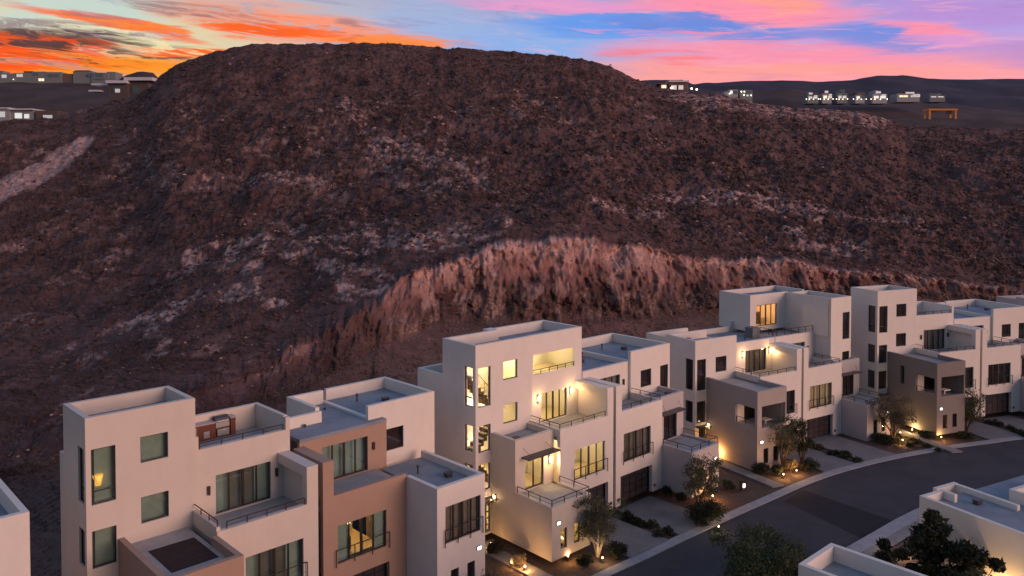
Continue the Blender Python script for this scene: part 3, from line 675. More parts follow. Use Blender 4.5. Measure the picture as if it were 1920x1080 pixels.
g = MB(); g.quad((-4000, -200, -.10), (4000, -200, -.10), (4000, 7000, -.10), (-4000, 7000, -.10)); tag(g.build('ground', GROUND), kind='structure')
strip('road', offset(KU, .6), offset(KU, 8.3), 0, ASPH)
strip('kerb', offset(KU, -.15), offset(KU, .6), .06, KERB, -.1)
strip('kerb', offset(KU, 8.3), offset(KU, 9.3), .07, KERB, -.1)
strip('pavement', offset(KU, 9.3), offset(KU, 10.2), .065, WALKM)
p = MB(); p.quad((20.9, 60.6, .005), (24.3, 53.6, .005), (27.9, 56.6, .005), (23.2, 62.9, .005)); o = p.build('road_patch', ASPHN); tag(o, kind='structure')
strip('front_yard', offset(KU, -10.5), offset(KU, -.15), .02, GRAVEL)
strip('front_yard', offset(KU, 10.2), offset(KU, 20), .02, GRAVEL)
mh = MB(); mh.tube((10.3, 50.0, .0), (10.3, 50.0, .012), .38, k=20); mh.tube((10.3, 50.0, .012), (10.3, 50.0, .02), .30, .28, k=20)
tag(mh.build('manhole_cover', FRAME), 'round dark manhole cover in the road at the bottom of the view', 'manhole')
def hq(h, name, quad_uv, z, m, label=None, cat=None):
    P = [on(h, u, v, 0) for u, v in quad_uv]; mb = MB(); n = len(P)
    mb.v = [(p.x, p.y, z) for p in P] + [(p.x, p.y, -.05) for p in P]; mb.f = [tuple(range(n))] + [(i, i + n, (i + 1) % n + n, (i + 1) % n) for i in range(n)]; mb.mi = [0] * len(mb.f)
    o = mb.build(name, m)
    return tag(o, label, cat) if label else tag(o, kind='structure')
for h, dz in ((h1, .12), (h3, .10), (h4, .10), (h5, .11), (h6, .1)):
    for (a, b, c_, d) in ((6.2, 10.2, 6.0, 10.0), (11.4, 15.4, 11.6, 15.6)):
        # run each drive out to the kerb along the house's depth axis
        e = []
        for x in (a, b):
            v = -3.0
            P0 = on(h, x, v, 0)
            V_ = on(h, x, -4, 0) - P0
            best = min(KU, key=lambda k: abs((Vector((k[0], k[1])) - P0.xy).cross(V_.xy.normalized())))
            e.append(-3 - (Vector(best) - P0.xy).dot(V_.xy.normalized()) + .1)
        hq(h, 'driveway', [(a, -2.7), (b, -2.7), (b, e[1]), (a, e[0])], dz, CONC)
# entry walks
hq(h3, 'path', [(-.35, -.6), (.75, -.6), (.75, -8.3), (-.35, -8.1)], .13, WALKM)
hq(h3, 'path', [(-.6, -1.2), (1.35, -1.2), (1.35, -.1), (-.6, -.1)], .14, WALKM)
hq(h4, 'path', [(-.3, -.6), (.8, -.6), (.8, -9.2), (-.3, -9.0)], .13, WALKM)
hq(h5, 'path', [(-.3, -.6), (.8, -.6), (.8, -9.2), (-.3, -9.0)], .13, WALKM)

# ------------------------------------------------------------------ terrain
def vnoise(x, y, seed=0):
    xi = np.floor(x).astype(np.int64); yi = np.floor(y).astype(np.int64); fx = x - xi; fy = y - yi
    fx = fx * fx * (3 - 2 * fx); fy = fy * fy * (3 - 2 * fy)
    def h(a, b):
        n = (a * 374761393 + b * 668265263 + seed * 1442695041) & 0xffffffff; n = ((n ^ (n >> 13)) * 1274126177) & 0xffffffff
        return ((n ^ (n >> 16)) & 0xffff) / 65535.0
    return (h(xi, yi) * (1 - fx) + h(xi + 1, yi) * fx) * (1 - fy) + (h(xi, yi + 1) * (1 - fx) + h(xi + 1, yi + 1) * fx) * fy
def fbm(x, y, o=5, seed=0, g=.5):
    s = 0; a = 1; t = 0
    for i in range(o): s = s + a * vnoise(x * 2 ** i + i * 17.3, y * 2 ** i - i * 9.1, seed + i); t += a; a *= g
    return s / t - .5
def ray_pt(px, py, Y):
    d = (py - CY) / F_PX; k = math.cos(PITCH) - d * math.sin(PITCH)
    return (px - CX) / F_PX / k * Y, Y, CAM_H + Y * (-math.sin(PITCH) - d * math.cos(PITCH)) / k
def unproj(x, y, z):
    q = z - CAM_H; fw = y * math.cos(PITCH) - q * math.sin(PITCH); dn = -y * math.sin(PITCH) - q * math.cos(PITCH)
    return CX + F_PX * x / fw, CY + F_PX * dn / fw
def curve(pts): xs, ys = zip(*pts); return lambda x: np.interp(x, xs, ys)
# hill curves traced in image pixels, distances assumed: foot of the cut, top of the cut, crest
yb_ = curve([(-900, 930), (0, 900), (100, 868), (300, 815), (420, 790), (560, 745), (650, 690), (740, 640), (820, 612), (950, 602), (1100, 608), (1230, 598), (1350, 575), (1500, 560), (1700, 560), (1900, 568), (2100, 575), (2900, 590)])
yt_ = curve([(-900, 860), (0, 840), (100, 820), (300, 770), (430, 712), (500, 682), (560, 652), (600, 628), (660, 592), (715, 562), (760, 530), (800, 508), (880, 474), (940, 455), (1050, 447), (1150, 455), (1240, 474), (1268, 490), (1380, 482), (1500, 495), (1650, 506), (1750, 525), (1900, 545), (2100, 560), (2900, 570)])
Yb_ = curve([(-900, 46), (0, 52), (100, 56), (300, 62), (500, 74), (650, 84), (820, 96), (1000, 104), (1200, 112), (1400, 124), (1600, 132), (1900, 142), (2900, 170)])
yr_ = curve([(-900, 300), (-200, 255), (0, 225), (60, 222), (110, 218), (180, 198), (230, 186), (262, 176), (282, 163), (300, 141), (330, 122), (370, 108), (400, 99), (430, 89), (470, 83), (520, 80), (640, 80), (760, 84), (880, 92), (1000, 101), (1100, 112), (1140, 122), (1170, 138), (1200, 152), (1240, 165), (1300, 172), (1340, 176), (1400, 190), (1480, 200), (1560, 205), (1620, 211), (1670, 224), (1700, 236), (1920, 240), (2900, 250)])
Yr_ = curve([(-900, 240), (0, 260), (300, 275), (430, 285), (800, 300), (1150, 300), (1300, 290), (1500, 300), (1700, 320), (1920, 330), (2900, 330)])
pxs = np.concatenate([np.arange(-900, -60, 12), np.arange(-60, 1980, 1.9), np.arange(1980, 2900, 12)])
segs = [(0, 34), (1, 64), (2, 104), (3, 96), (4, 96), (5, 14)]
NX = len(pxs); knots = []
jag = (fbm(pxs / 55, pxs * 0 + 3, 5, 101) * 46 + fbm(pxs / 9, pxs * 0 + 9, 4, 105, .7) * 20) * np.interp(pxs, [0, 400, 1300, 1700], [.6, 1, .8, .45])
for k in range(7):
    yb, yt, Yb, yr, Yr = yb_(pxs), yt_(pxs), Yb_(pxs), yr_(pxs) + fbm(pxs / 14, pxs * 0, 3, 111) * 5 * (k > 4), Yr_(pxs)
    Yt = Yb + np.clip((yb - yt) * .055, 1.5, 8)
    if k == 0: Yk = Yb - np.where(pxs < 700, 11, 14); P = ((pxs - CX) / F_PX * Yk, Yk, np.full(NX, -.6))
    elif k == 1: P = ray_pt(pxs, yb, Yb)
    elif k == 2: P = ray_pt(pxs, yt, Yt)
    elif k == 3: P = ray_pt(pxs, yt + (yr - yt) * .40, Yt + (Yr - Yt) * .27)
    elif k == 4: P = ray_pt(pxs, yt + (yr - yt) * .74, Yt + (Yr - Yt) * .60)
    elif k == 5: P = ray_pt(pxs, yr, Yr)
    else: x, y, z = ray_pt(pxs, yr, Yr); Y2 = Yr + 70; P = ((pxs - CX) / F_PX * Y2, Y2, z - 14)
    knots.append(np.array([np.broadcast_to(q, (NX,)) for q in P], float))
rows = []; rk = []
for k, n in segs:
    for i in range(n):
        t = i / n; rows.append(knots[k] * (1 - t) + knots[k + 1] * t); rk.append(k + t)
rows.append(knots[6]); rk.append(6.0); G = np.array(rows); NR = len(G); rk = np.array(rk)[:, None] * np.ones(NX)
X, Y, Z = G[:, 0], G[:, 1], G[:, 2]
# blend knee between slope segments
bump = (fbm(X / 26, Y / 26, 4, 3) * 5.0 + fbm(X / 7, Y / 9, 5, 9, .62) * 3.0 + fbm(X / 1.5, Y / 2.0, 4, 21, .7) * 1.9)
ridged = np.abs(fbm(X / 15 + .4 * fbm(X / 9, Y / 9, 2, 5), Y / 40, 4, 31)) * -6
on_slope = np.clip((rk - 2.0) / .25, 0, 1) * np.clip((5.02 - rk) / .5, 0.25, 1)
Z2 = Z + (bump + ridged * .6) * on_slope * np.clip((Y - 40) / 100, .45, 1.1)
cut = np.clip((rk - .95) / .12, 0, 1) * np.clip((2.03 - rk) / .05, 0, 1)
flute = fbm(X / 8, Z / 6, 5, 41, .6) * 8.0 + np.abs(fbm(X / 2.6 + Z / 14 + fbm(X / 6, Z / 6, 2, 42), Z / 9, 4, 43, .6)) * -3.4 + fbm(X / .8, Z / 2.2, 4, 44, .72) * 1.6
Y2 = Y + flute * cut; X2 = X + fbm(Z / 2, X / 4, 3, 51) * .6 * cut
Z2 = Z2 + fbm(X / .9, Y / .9, 2, 61) * .6 * cut + fbm(X / 5, Y / 5, 4, 65) * 1.6 * np.clip(rk * 3, 0, 1) * np.clip((1.15 - rk) / .3, 0, 1)
wj = np.clip((rk - 1.3) / .65, 0, 1) * np.clip((2.10 - rk) / .09, 0, 1)
Z2 = Z2 - jag[None] * .8 * Y / F_PX * wj
V = np.stack([X2, Y2, Z2], -1).reshape(-1, 3)
idx = np.arange(NR * NX).reshape(NR, NX); Q = np.stack([idx[:-1, :-1], idx[:-1, 1:], idx[1:, 1:], idx[1:, :-1]], -1).reshape(-1, 4)
def grid_mesh(name, V, Q, m):
    me = bpy.data.meshes.new(name); me.vertices.add(len(V)); me.vertices.foreach_set('co', V.astype(np.float32).ravel())
    me.loops.add(Q.size); me.loops.foreach_set('vertex_index', Q.astype(np.int32).ravel()); me.polygons.add(len(Q))
    me.polygons.foreach_set('loop_start', np.arange(0, Q.size, Q.shape[1], dtype=np.int32)); me.update(calc_edges=True); me.validate()
    return link(name, me, None, m)
# material mask: R = bare pale rock, G = red clay of the cut, B = dry grass talus
PX, PYv = unproj(X, Y, Z)
def near_line(pts, w):
    d = np.full(PX.shape, 1e9)
    for (x0, y0), (x1, y1) in zip(pts[:-1], pts[1:]):
        L = (x1 - x0) ** 2 + (y1 - y0) ** 2; t = np.clip(((PX - x0) * (x1 - x0) + (PYv - y0) * (y1 - y0)) / L, 0, 1)
        d = np.minimum(d, np.hypot(PX - x0 - t * (x1 - x0), (PYv - y0 - t * (y1 - y0)) * 1.0))
    return np.clip(2.2 * (1 - d / w), 0, 1)
nz = fbm(X / 2.6, Z / .62, 5, 71, .66) + .5; nzb = fbm(X / 10, Y / 16, 3, 75) + .5; nzf = fbm(X / 1.0, Y / 1.6, 3, 79) + .5
pale = np.zeros_like(PX)
for pts, w, a in (([(360, 485), (480, 470), (560, 478), (640, 455), (720, 440), (800, 452), (880, 432), (940, 420)], 24, .95), ([(640, 470), (820, 460)], 20, .6),
                  ([(150, 660), (230, 625), (300, 600), (380, 560), (470, 545)], 26, .8), ([(380, 560), (440, 520), (470, 500)], 30, .7), ([(60, 690), (180, 640)], 18, .6), ([(490, 572), (545, 578)], 11, .9),
                  ([(605, 512), (650, 520), (720, 530)], 24, 1.3), ([(600, 540), (700, 560)], 20, .8),
                  ([(1200, 365), (1290, 362), (1400, 375), (1500, 395), (1560, 410)], 14, .95), ([(1500, 390), (1640, 420), (1750, 430)], 12, .6), ([(1440, 430), (1530, 440), (1620, 470)], 20, .5),
                  ([(700, 290), (800, 350), (900, 330)], 26, .4), ([(640, 190), (700, 260), (860, 300)], 22, .45), ([(300, 340), (500, 330), (640, 350)], 22, .40), ([(1110, 390), (1240, 400)], 16, .6),
                  ([(1310, 190), (1420, 200), (1500, 215), (1560, 210), (1660, 225)], 14, .8), ([(1240, 175), (1300, 182)], 10, .6), ([(0, 620), (60, 600)], 10, .4), ([(120, 760), (200, 730)], 12, .5), ([(1560, 215), (1650, 232)], 14, 1.0)):
    pale = np.maximum(pale, near_line(pts, w) * a)
leftcut = np.clip(np.minimum((PYv - np.interp(PX, [-300, 0, 90, 160, 185], [420, 322, 285, 250, 258])) / 7, (np.interp(PX, [-300, 0, 60, 130, 182], [480, 388, 366, 318, 262]) - PYv) / 12), 0, 1) * (PX < 186)
thr = np.clip((nz - .455) * 9, 0, 1) * np.clip((fbm(X / .8, Y / .9, 3, 73, .7) + .14) * 5, .1, 1)
streak = np.clip((nz - .56) * 8, 0, 1) * np.clip((nzb - .46) * 6, 0, 1) * np.interp(PX, [0, 300, 1100, 1300, 1900], [.7, 1, .8, .4, .3]) * .42 * (PYv > 170)
r = np.maximum(np.clip(pale * 1.9, 0, 1) * thr, streak * 1.5); r = np.maximum(r, leftcut * (.85 + .5 * fbm(X / 2, Y / 2, 3, 77))); r = r * np.clip((rk - 2.0) / .05, 0, 1)
vfr = np.clip((rk - 1) / 1.0, 0, 1)
rimw = np.clip((rk - 1.72) / .2, 0, 1) * cut
xw = np.interp(PX, [350, 420, 560, 700, 780, 1650, 1900], [0, .25, .35, .6, 1, .8, .5]) * np.where(PX < 760, np.clip((fbm(X / 6, Z / 5, 4, 97) + .12) * 5, 0, 1), 1)
r = np.maximum(r, cut * xw * (rimw * 1.0 * np.clip((fbm(X / 1.3, Z / .7, 4, 89, .7) + .12) * 6, 0, 1) + .6 * np.clip((fbm(X / 1.3, Z / 3.4, 4, 91, .7) + .02) * 6, 0, 1)))
gch = np.clip(cut * xw * np.clip(.05 + .95 * np.clip((rk - 1.4) / .4, 0, 1) + fbm(X / 2.2, Z / 1.8, 5, 93, .65) * 1.9, 0, 1), 0, 1) * np.interp(PX, [700, 1250, 1500, 1900], [1, 1, .55, .3])
gch = np.maximum(gch, np.clip((rk - .55) / .45, 0, 1) * (rk < 1.01) * np.clip((fbm(X / 12, Y / 12, 2, 95) + .12) * 4, 0, 1) * np.interp(PX, [400, 1000, 1150, 1350], [.2, .3, 1, .5]) * .7)
bch = np.clip(1.12 - rk, 0, 1)
hill_m = bpy.data.materials.new('hill_rock'); hill_m.use_nodes = True; t = hill_m.node_tree; b = t.nodes['Principled BSDF']; b.inputs['Roughness'].default_value = .95; b.inputs['Specular IOR Level'].default_value = .1
at = nd('ShaderNodeVertexColor', t); at.layer_name = 'cover'; sr = nd('ShaderNodeSeparateColor', t); t.links.new(at.outputs[0], sr.inputs[0])
g = nd('ShaderNodeTexCoord', t)
na = nd('ShaderNodeTexNoise', t); na.inputs['Scale'].default_value = .09; na.inputs['Detail'].default_value = 9; na.inputs['Roughness'].default_value = .7; t.links.new(g.outputs['Object'], na.inputs['Vector'])
nb = nd('ShaderNodeTexNoise', t); nb.inputs['Scale'].default_value = .55; nb.inputs['Detail'].default_value = 10; nb.inputs['Roughness'].default_value = .82; t.links.new(g.outputs['Object'], nb.inputs['Vector'])
cc = mixc(sstep(na.outputs['Fac'], .38, .66, t), (.082, .042, .038), (.175, .095, .084), t)
nf = nd('ShaderNodeTexNoise', t); nf.inputs['Scale'].default_value = 2.6; nf.inputs['Detail'].default_value = 5; nf.inputs['Roughness'].default_value = .7; t.links.new(g.outputs['Object'], nf.inputs['Vector'])
cc = mixc(sstep(nb.outputs['Fac'], .50, .66, t, 0, .8), cc, (.22, .135, .125), t)
cc = mixc(sstep(nf.outputs['Fac'], .60, .70, t, 0, .75), cc, (.30, .20, .18), t)
cc = mixc(sstep(nf.outputs['Fac'], .45, .33, t, 0, .8), cc, (.018, .012, .012), t)
cc = mixc(sstep(nb.outputs['Fac'], .46, .30, t, 0, .8), cc, (.022, .014, .013), t)
cc = mixc(sr.outputs[2], cc, mixc(nb.outputs['Fac'], (.10, .064, .055), (.46, .29, .23), t), t)
cc = mixc(sr.outputs[1], cc, mixc(nb.outputs['Fac'], (.17, .070, .060), (.58, .30, .255), t), t)
cc = mixc(sr.outputs[0], cc, mixc(sstep(nb.outputs['Fac'], .3, .7, t), (.28, .15, .13), (.80, .50, .43), t), t)
t.links.new(cc, b.inputs['Base Color'])
bp = nd('ShaderNodeBump', t); bp.inputs['Strength'].default_value = .8; bp.inputs['Distance'].default_value = .5; t.links.new(nb.outputs['Fac'], bp.inputs['Height']); t.links.new(bp.outputs[0], b.inputs['Normal'])
hill = tag(grid_mesh('hillside', V, Q, hill_m), kind='structure')
ca = hill.data.color_attributes.new('cover', 'FLOAT_COLOR', 'POINT')
cv = np.stack([r, gch, bch, np.ones_like(r)], -1).reshape(-1, 4).astype(np.float32); ca.data.foreach_set('color', np.clip(cv, 0, 1).ravel())

# far mesas, beyond the hill
def ridge(name, pts, Y, depth, foot, m, seed, rough=2.0, n=500, x0=-1500, x1=3400, rows_=26):
    pxx = np.linspace(x0, x1, n); yy = curve(pts)(pxx); x, y, z = ray_pt(pxx, yy, Y)
    xf, yf, zf = ray_pt(pxx, np.full(n, 0.0) + foot, Y - depth); y = np.full(n, float(Y)); yf = np.full(n, float(Y - depth))
    R_ = []
    for i in range(rows_):
        t = i / (rows_ - 1); a = t ** .8
        R_.append(np.stack([xf * (1 - t) + x * t, yf * (1 - t) + y * t, zf * (1 - a) + z * a], -1))
    R_.append(np.stack([x * 1.2, y * 1.2, z - 20], -1)); P = np.array(R_)
    P[1:-2, :, 2] += (fbm(P[1:-2, :, 0] / 60, P[1:-2, :, 1] / 60, 4, seed) * rough * 8); P[-2, :, 2] += fbm(P[-2, :, 0] / 30, P[-2, :, 1] / 30, 3, seed) * rough
    idx = np.arange(P.shape[0] * n).reshape(P.shape[0], n); Q = np.stack([idx[:-1, :-1], idx[:-1, 1:], idx[1:, 1:], idx[1:, :-1]], -1).reshape(-1, 4)
    return tag(grid_mesh(name, P.reshape(-1, 3), Q, m), kind='structure')
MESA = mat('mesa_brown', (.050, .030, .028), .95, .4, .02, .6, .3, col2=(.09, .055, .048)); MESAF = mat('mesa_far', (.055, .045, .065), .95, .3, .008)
BENCH = mat('bench_earth', (.05, .033, .030), .95, .45, .05, .6, .4, col2=(.10, .065, .055))
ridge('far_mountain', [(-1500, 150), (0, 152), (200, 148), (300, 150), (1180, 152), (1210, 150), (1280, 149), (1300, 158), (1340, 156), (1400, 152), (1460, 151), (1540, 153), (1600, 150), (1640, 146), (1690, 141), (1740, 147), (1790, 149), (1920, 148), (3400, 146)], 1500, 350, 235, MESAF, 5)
ridge('mesa', [(-1500, 153), (0, 152), (110, 150), (215, 152), (232, 143), (262, 134), (290, 137), (300, 150), (420, 165), (1200, 190), (1330, 172), (1420, 170), (1470, 165), (1560, 178), (1640, 182), (1760, 192), (1850, 204), (1920, 212), (3400, 230)], 760, 200, 262, MESA, 8, 1.2)
ridge('road_bench', [(-1500, 222), (0, 224), (150, 228), (1500, 240), (1640, 224), (1700, 222), (1920, 221), (3400, 220)], 430, 60, 300, BENCH, 12, .5)

# ------------------------------------------------------------------ rocks and desert shrubs on the hillside (uncountable)
def scatter(name, n, kr, size, kind, m, seed, dens=None):
    r_ = np.random.default_rng(seed); V0 = V.reshape(NR, NX, 3)
    ri = np.where((rk[:, 0] > kr[0]) & (rk[:, 0] < kr[1]))[0]; a = r_.choice(ri, n); c0 = r_.integers(20, NX - 20, n)
    if dens is not None:
        keep = r_.random(n) < dens(a, c0); a, c0 = a[keep], c0[keep]; n = len(a)
    P = V0[a, c0]; s = (size[0] + (size[1] - size[0]) * r_.random(n) ** 2.2) * np.clip(P[:, 1] / 170, .42, 1.1)
    if kind == 'rock':
        B = np.array([(1, 0, 0), (-1, 0, 0), (0, 1, 0), (0, -1, 0), (0, 0, 1), (.6, .6, .5), (-.6, .5, .5), (.5, -.6, .5), (-.5, -.6, .5), (0, 0, -.6)], float)
        T = np.array([(0, 2, 5), (2, 4, 5), (4, 0, 5), (2, 1, 6), (1, 4, 6), (4, 2, 6), (0, 4, 7), (4, 3, 7), (3, 0, 7), (1, 3, 8), (3, 4, 8), (4, 1, 8), (0, 9, 2), (2, 9, 1), (1, 9, 3), (3, 9, 0)])
        VV = B[None] * s[:, None, None] * (1 + (r_.random((n, len(B), 3)) - .5) * .7) * np.array([1, 1, .7]) + P[:, None]
        TT = T[None] + (np.arange(n) * len(B))[:, None, None]
    else:   # shrub: a fan of small leaf faces through a dome
        k = 22; d = r_.normal(size=(n, k, 3)); d[:, :, 2] = np.abs(d[:, :, 2]) * 1.0; d /= np.linalg.norm(d, axis=2)[..., None]
        cen = d * s[:, None, None] * (.45 + .55 * r_.random((n, k, 1))) * np.array([1, 1, 1.0]) + P[:, None]
        e1 = r_.normal(size=(n, k, 3)); e2 = r_.normal(size=(n, k, 3)); sz = s[:, None, None] * .26
        e2[:, :, 2] += 1.2
        VV = np.stack([cen - e1 * sz * .5, cen + e1 * sz * .5, cen + e2 * sz], 2).reshape(n, k * 3, 3)
        TT = (np.arange(k * 3).reshape(k, 3))[None] + (np.arange(n) * k * 3)[:, None, None]
    return tag(grid_mesh(name, VV.reshape(-1, 3), TT.reshape(-1, 3), m), kind='stuff')
SHR = mat('desert_shrub', (.070, .040, .033), .95, .45, .25, col2=(.15, .090, .074)); ROCK = mat('rubble', (.13, .08, .072), .95, .55, .3, col2=(.05, .03, .028)); ROCKP = mat('rubble_pale', (.55, .33, .28), .95, .4, .3)
GRASSM = mat('dry_grass', (.36, .24, .19), .95, .5, .15, col2=(.12, .076, .06))
PALE_D = np.maximum(np.maximum(pale, r), leftcut * 1.5); slope_only = lambda a, c: (1 - np.clip(PALE_D[a, c] * 1.2, 0, .9)) * np.clip(.25 + (nzb[a, c] - .36) * 3.2, .12, 1)
scatter('desert_shrubs', 34000, (2.02, 4.98), (.20, .85), 'shrub', SHR, 1, slope_only)
scatter('rubble', 16000, (2.02, 4.98), (.12, .75), 'rock', ROCK, 2, lambda a, c: 1 - leftcut[a, c])
scatter('pale_rubble', 22000, (1.6, 4.9), (.12, .55), 'rock', ROCKP, 3, lambda a, c: cv.reshape(NR, NX, 4)[a, c, 0] * .8 + .08 * (nzb[a, c] > .5))
scatter('talus_brush', 26000, (.05, 1.3), (.15, .45), 'shrub', GRASSM, 4)

# ------------------------------------------------------------------ trees, shrubs
LEAF = mat('leaf_olive', (.075, .080, .040), .8, .4, 1.5, col2=(.13, .125, .065)); LEAFD = mat('leaf_dark', (.022, .026, .014), .8, .4, 1.5, col2=(.045, .048, .025)); LEAFG = mat('leaf_dusk_green', (.050, .062, .026), .8, .4, 1.5, col2=(.10, .11, .05)); LEAFP = mat('leaf_pale_dry', (.17, .135, .09), .9, .3, 1.5, col2=(.10, .08, .05)); BARK = mat('bark', (.16, .11, .08), .9, .3, 8); BARKP = mat('bark_pale', (.42, .36, .28), .9, .2, 8)
def leaves(name, parent, m, n, fn, ls, seed, droop=.3):
    r_ = np.random.default_rng(seed); P = np.array([fn(r_) for _ in range(n)])
    e1 = r_.normal(size=(n, 3)) * ls * .45; e2 = r_.normal(size=(n, 3)) * ls * .7; e2[:, 2] += ls * (.5 if droop < .5 else -.9)
    VV = np.stack([P - e1, P + e1, P + e2], 1); T = np.arange(n * 3).reshape(n, 3)
    o = grid_mesh(name, VV.reshape(-1, 3), T, m); o.parent = parent; return o
def tree(name, label, x, y, z, h, w, m, seed, trunk=.9, n=5000, ls=.085, bark=BARK, cat='tree', group=None, droop=.2, stems=3, clumps=16, zc=.62):
    t_ = empty(name, (x, y, z)); tag(t_, label, cat, group); r_ = random.Random(seed); mb = MB(); tips = []
    for s_ in range(stems):
        a = 2 * math.pi * (s_ + r_.random() * .6) / stems; p = Vector((0, 0, 0)); rad = .035 + .016 * h; d = Vector((math.cos(a) * .32, math.sin(a) * .32, 1)).normalized()
        for k in range(3):
            q = p + d * h * .21; mb.tube(p, q, rad, rad * .75, 7); p = q; rad *= .75; d = (d + Vector((r_.uniform(-.4, .4), r_.uniform(-.4, .4), .1))).normalized()
            for j in range(2):
                dd = (d + Vector((r_.uniform(-1, 1), r_.uniform(-1, 1), r_.uniform(0, .5)))).normalized(); e = p + dd * w * .38; mb.tube(p, e, rad * .6, rad * .15, 5); tips.append(e)
    mb.build('trunk', bark, t_)
    cl = [(r_.uniform(-1, 1), r_.uniform(-1, 1), r_.uniform(-1, 1)) for _ in range(clumps * 3)]; cl = [c_ for c_ in cl if sum(v * v for v in c_) < 1][:clumps]
    cs = [(c_[0] * w * .40, c_[1] * w * .40, h * zc + c_[2] * h * (1 - zc) * .85, r_.uniform(.16, .30) * w) for c_ in cl] + [(e.x, e.y, e.z, w * .14) for e in tips]
    def fn(q):
        c_ = cs[q.integers(len(cs))]; v = q.normal(size=3); v /= np.linalg.norm(v) + 1e-6; rr = c_[3] * q.random() ** .45
        return (c_[0] + v[0] * rr, c_[1] + v[1] * rr, max(.05, c_[2] + v[2] * rr * .85))
    leaves('crown', t_, m, n, fn, ls, seed, droop); return t_
def shrub(label, x, y, z, h, w, m, seed, n=1600, ls=.075, group=None, name='shrub'):
    t_ = empty(name, (x, y, z)); tag(t_, label, 'shrub', group); r_ = random.Random(seed); mb = MB()
    for k in range(6):
        a = r_.random() * 6.3; mb.tube((0, 0, 0), (math.cos(a) * w * .3, math.sin(a) * w * .3, h * .7), .02, .008, 5)
    mb.build('stem', BARK, t_)
    cs = [(r_.uniform(-.28, .28) * w, r_.uniform(-.28, .28) * w, r_.uniform(.3, .62) * h, r_.uniform(.2, .32)) for _ in range(9)]
    def fn(q):
        c_ = cs[q.integers(len(cs))]; v = q.normal(size=3); v /= np.linalg.norm(v) + 1e-6; rr = q.random() ** .4
        return (c_[0] + v[0] * rr * c_[3] * w, c_[1] + v[1] * rr * c_[3] * w, max(.02, c_[2] + v[2] * rr * c_[3] * h * 1.3))
    leaves('foliage', t_, m, n, fn, ls, seed); return t_
tree('palo_verde_tree', 'wispy green tree with uplit pale forked trunk before the lit centre house', 5.6, 51.4, .05, 4.3, 3.3, LEAF, 1, n=8000, ls=.07, bark=BARKP, clumps=22)
tree('palo_verde_tree', 'thin tree beside the amber-lit annex corner between the two white houses', 14.0, 58.7, .05, 4.6, 3.0, LEAF, 2, n=5200, ls=.085)
tree('slender_tree', 'slender bare-topped tree before the greige front block, above two flame-lit shrubs', 23.2, 67.6, .05, 5.0, 2.8, LEAF, 3, n=2600, ls=.10, stems=4)
tree('slender_tree', 'slim tree between the greige block and the dark garage, right of the bare-topped one', 25.2, 68.6, .05, 4.2, 2.4, LEAFD, 4, n=4200, ls=.085)
tree('feathery_tree', 'pale feathery dry tree in front of the taupe block entrance', 36.0, 74.6, .05, 4.6, 3.8, LEAFP, 5, n=6500, ls=.085)
tree('palo_verde_tree', 'dark tree standing in front of the taupe house garage near the right edge', 44.4, 77.3, .05, 4.6, 3.4, LEAF, 6, n=4500, ls=.085)
tree('round_tree', 'large round leafy tree at the bottom edge on the near side of the road', 13.9, 43.2, 0, 5.0, 5.2, LEAFG, 7, n=36000, ls=.075, clumps=34, zc=.6)
tree('dark_evergreen', 'tall nearly black evergreen at the corner of the amber-washed white house', 22.0, 41.2, 0, 7.9, 2.3, LEAFD, 8, n=22000, ls=.13, clumps=26, zc=.5)
tree('dark_evergreen', 'lower dark evergreen on the right of the black one, against the amber-washed wall', 22.7, 39.9, 0, 7.6, 2.6, LEAFD, 9, n=22000, ls=.13, clumps=26, zc=.5)
tree('olive_tree', 'low olive green tree at the foot of the amber-washed wall', 22.9, 38.0, 0, 5.9, 2.6, LEAF, 10, n=14000, ls=.10, zc=.55)
shr = [('big dark round shrub at the kerb under the thin tree', 14.0, 56.4, 1.9, 3.3, LEAFD, 5200), ('small ball shrub against the annex wall beside the driveway, nearer the garage', 12.2, 61.4, .95, 1.0, LEAFD, 900), ('small ball shrub against the annex wall, second from the garage', 12.9, 60.3, .95, 1.0, LEAFD, 900),
       ('dark shrub right of the uplit forked trunk', 6.9, 51.6, 1.0, 1.8, LEAFD, 2000), ('low shrub left of the uplit forked trunk', 4.6, 50.4, .7, 1.2, LEAFD, 1000), ('square dark shrub at the corner of the lit centre house', 3.1, 51.6, .9, 1.0, LEAFD, 1200),
       ('flame-lit bush in the planting strip between the tan house and the path', .4, 50.0, .9, 1.1, LEAFP, 1200), ('dark bush beside the tan house end wall', -1.1, 51.8, 1.0, 1.3, LEAFD, 1500), ('pale leafy bush climbing the white wall corner at the bottom of the tan house', -1.3, 45.6, 2.4, 1.5, LEAFP, 1600),
       ('dark hedge shrub before the greige block, left of the flame-lit one', 21.0, 66.2, 1.1, 2.0, LEAFD, 2200), ('flame-lit shrub before the greige block, left one', 22.2, 65.9, 1.0, 1.2, LEAFD, 1200), ('flame-lit shrub before the greige block, right one', 23.6, 66.9, 1.2, 1.2, LEAFP, 1200), ('low dark shrub at the kerb below the slender tree', 25.2, 67.3, .9, 2.2, LEAFD, 2200),
       ('dark shrub beside the small floodlit box at the path', 17.2, 62.7, .9, 1.3, LEAFD, 1200), ('low dark shrub by the drive, under the feathery tree', 35.2, 74.2, .9, 3.0, LEAFD, 2600), ('dark shrub in front of the taupe block', 39.6, 75.6, .9, 2.2, LEAFD, 1600), ('dark kerbside shrub at the far drive of the taupe house', 43.4, 75.6, .8, 2.2, LEAFD, 1400),
       ('dark brown bush by the lit path at the corner across the street', 24.0, 50.4, 1.0, 2.2, LEAFD, 1800)]
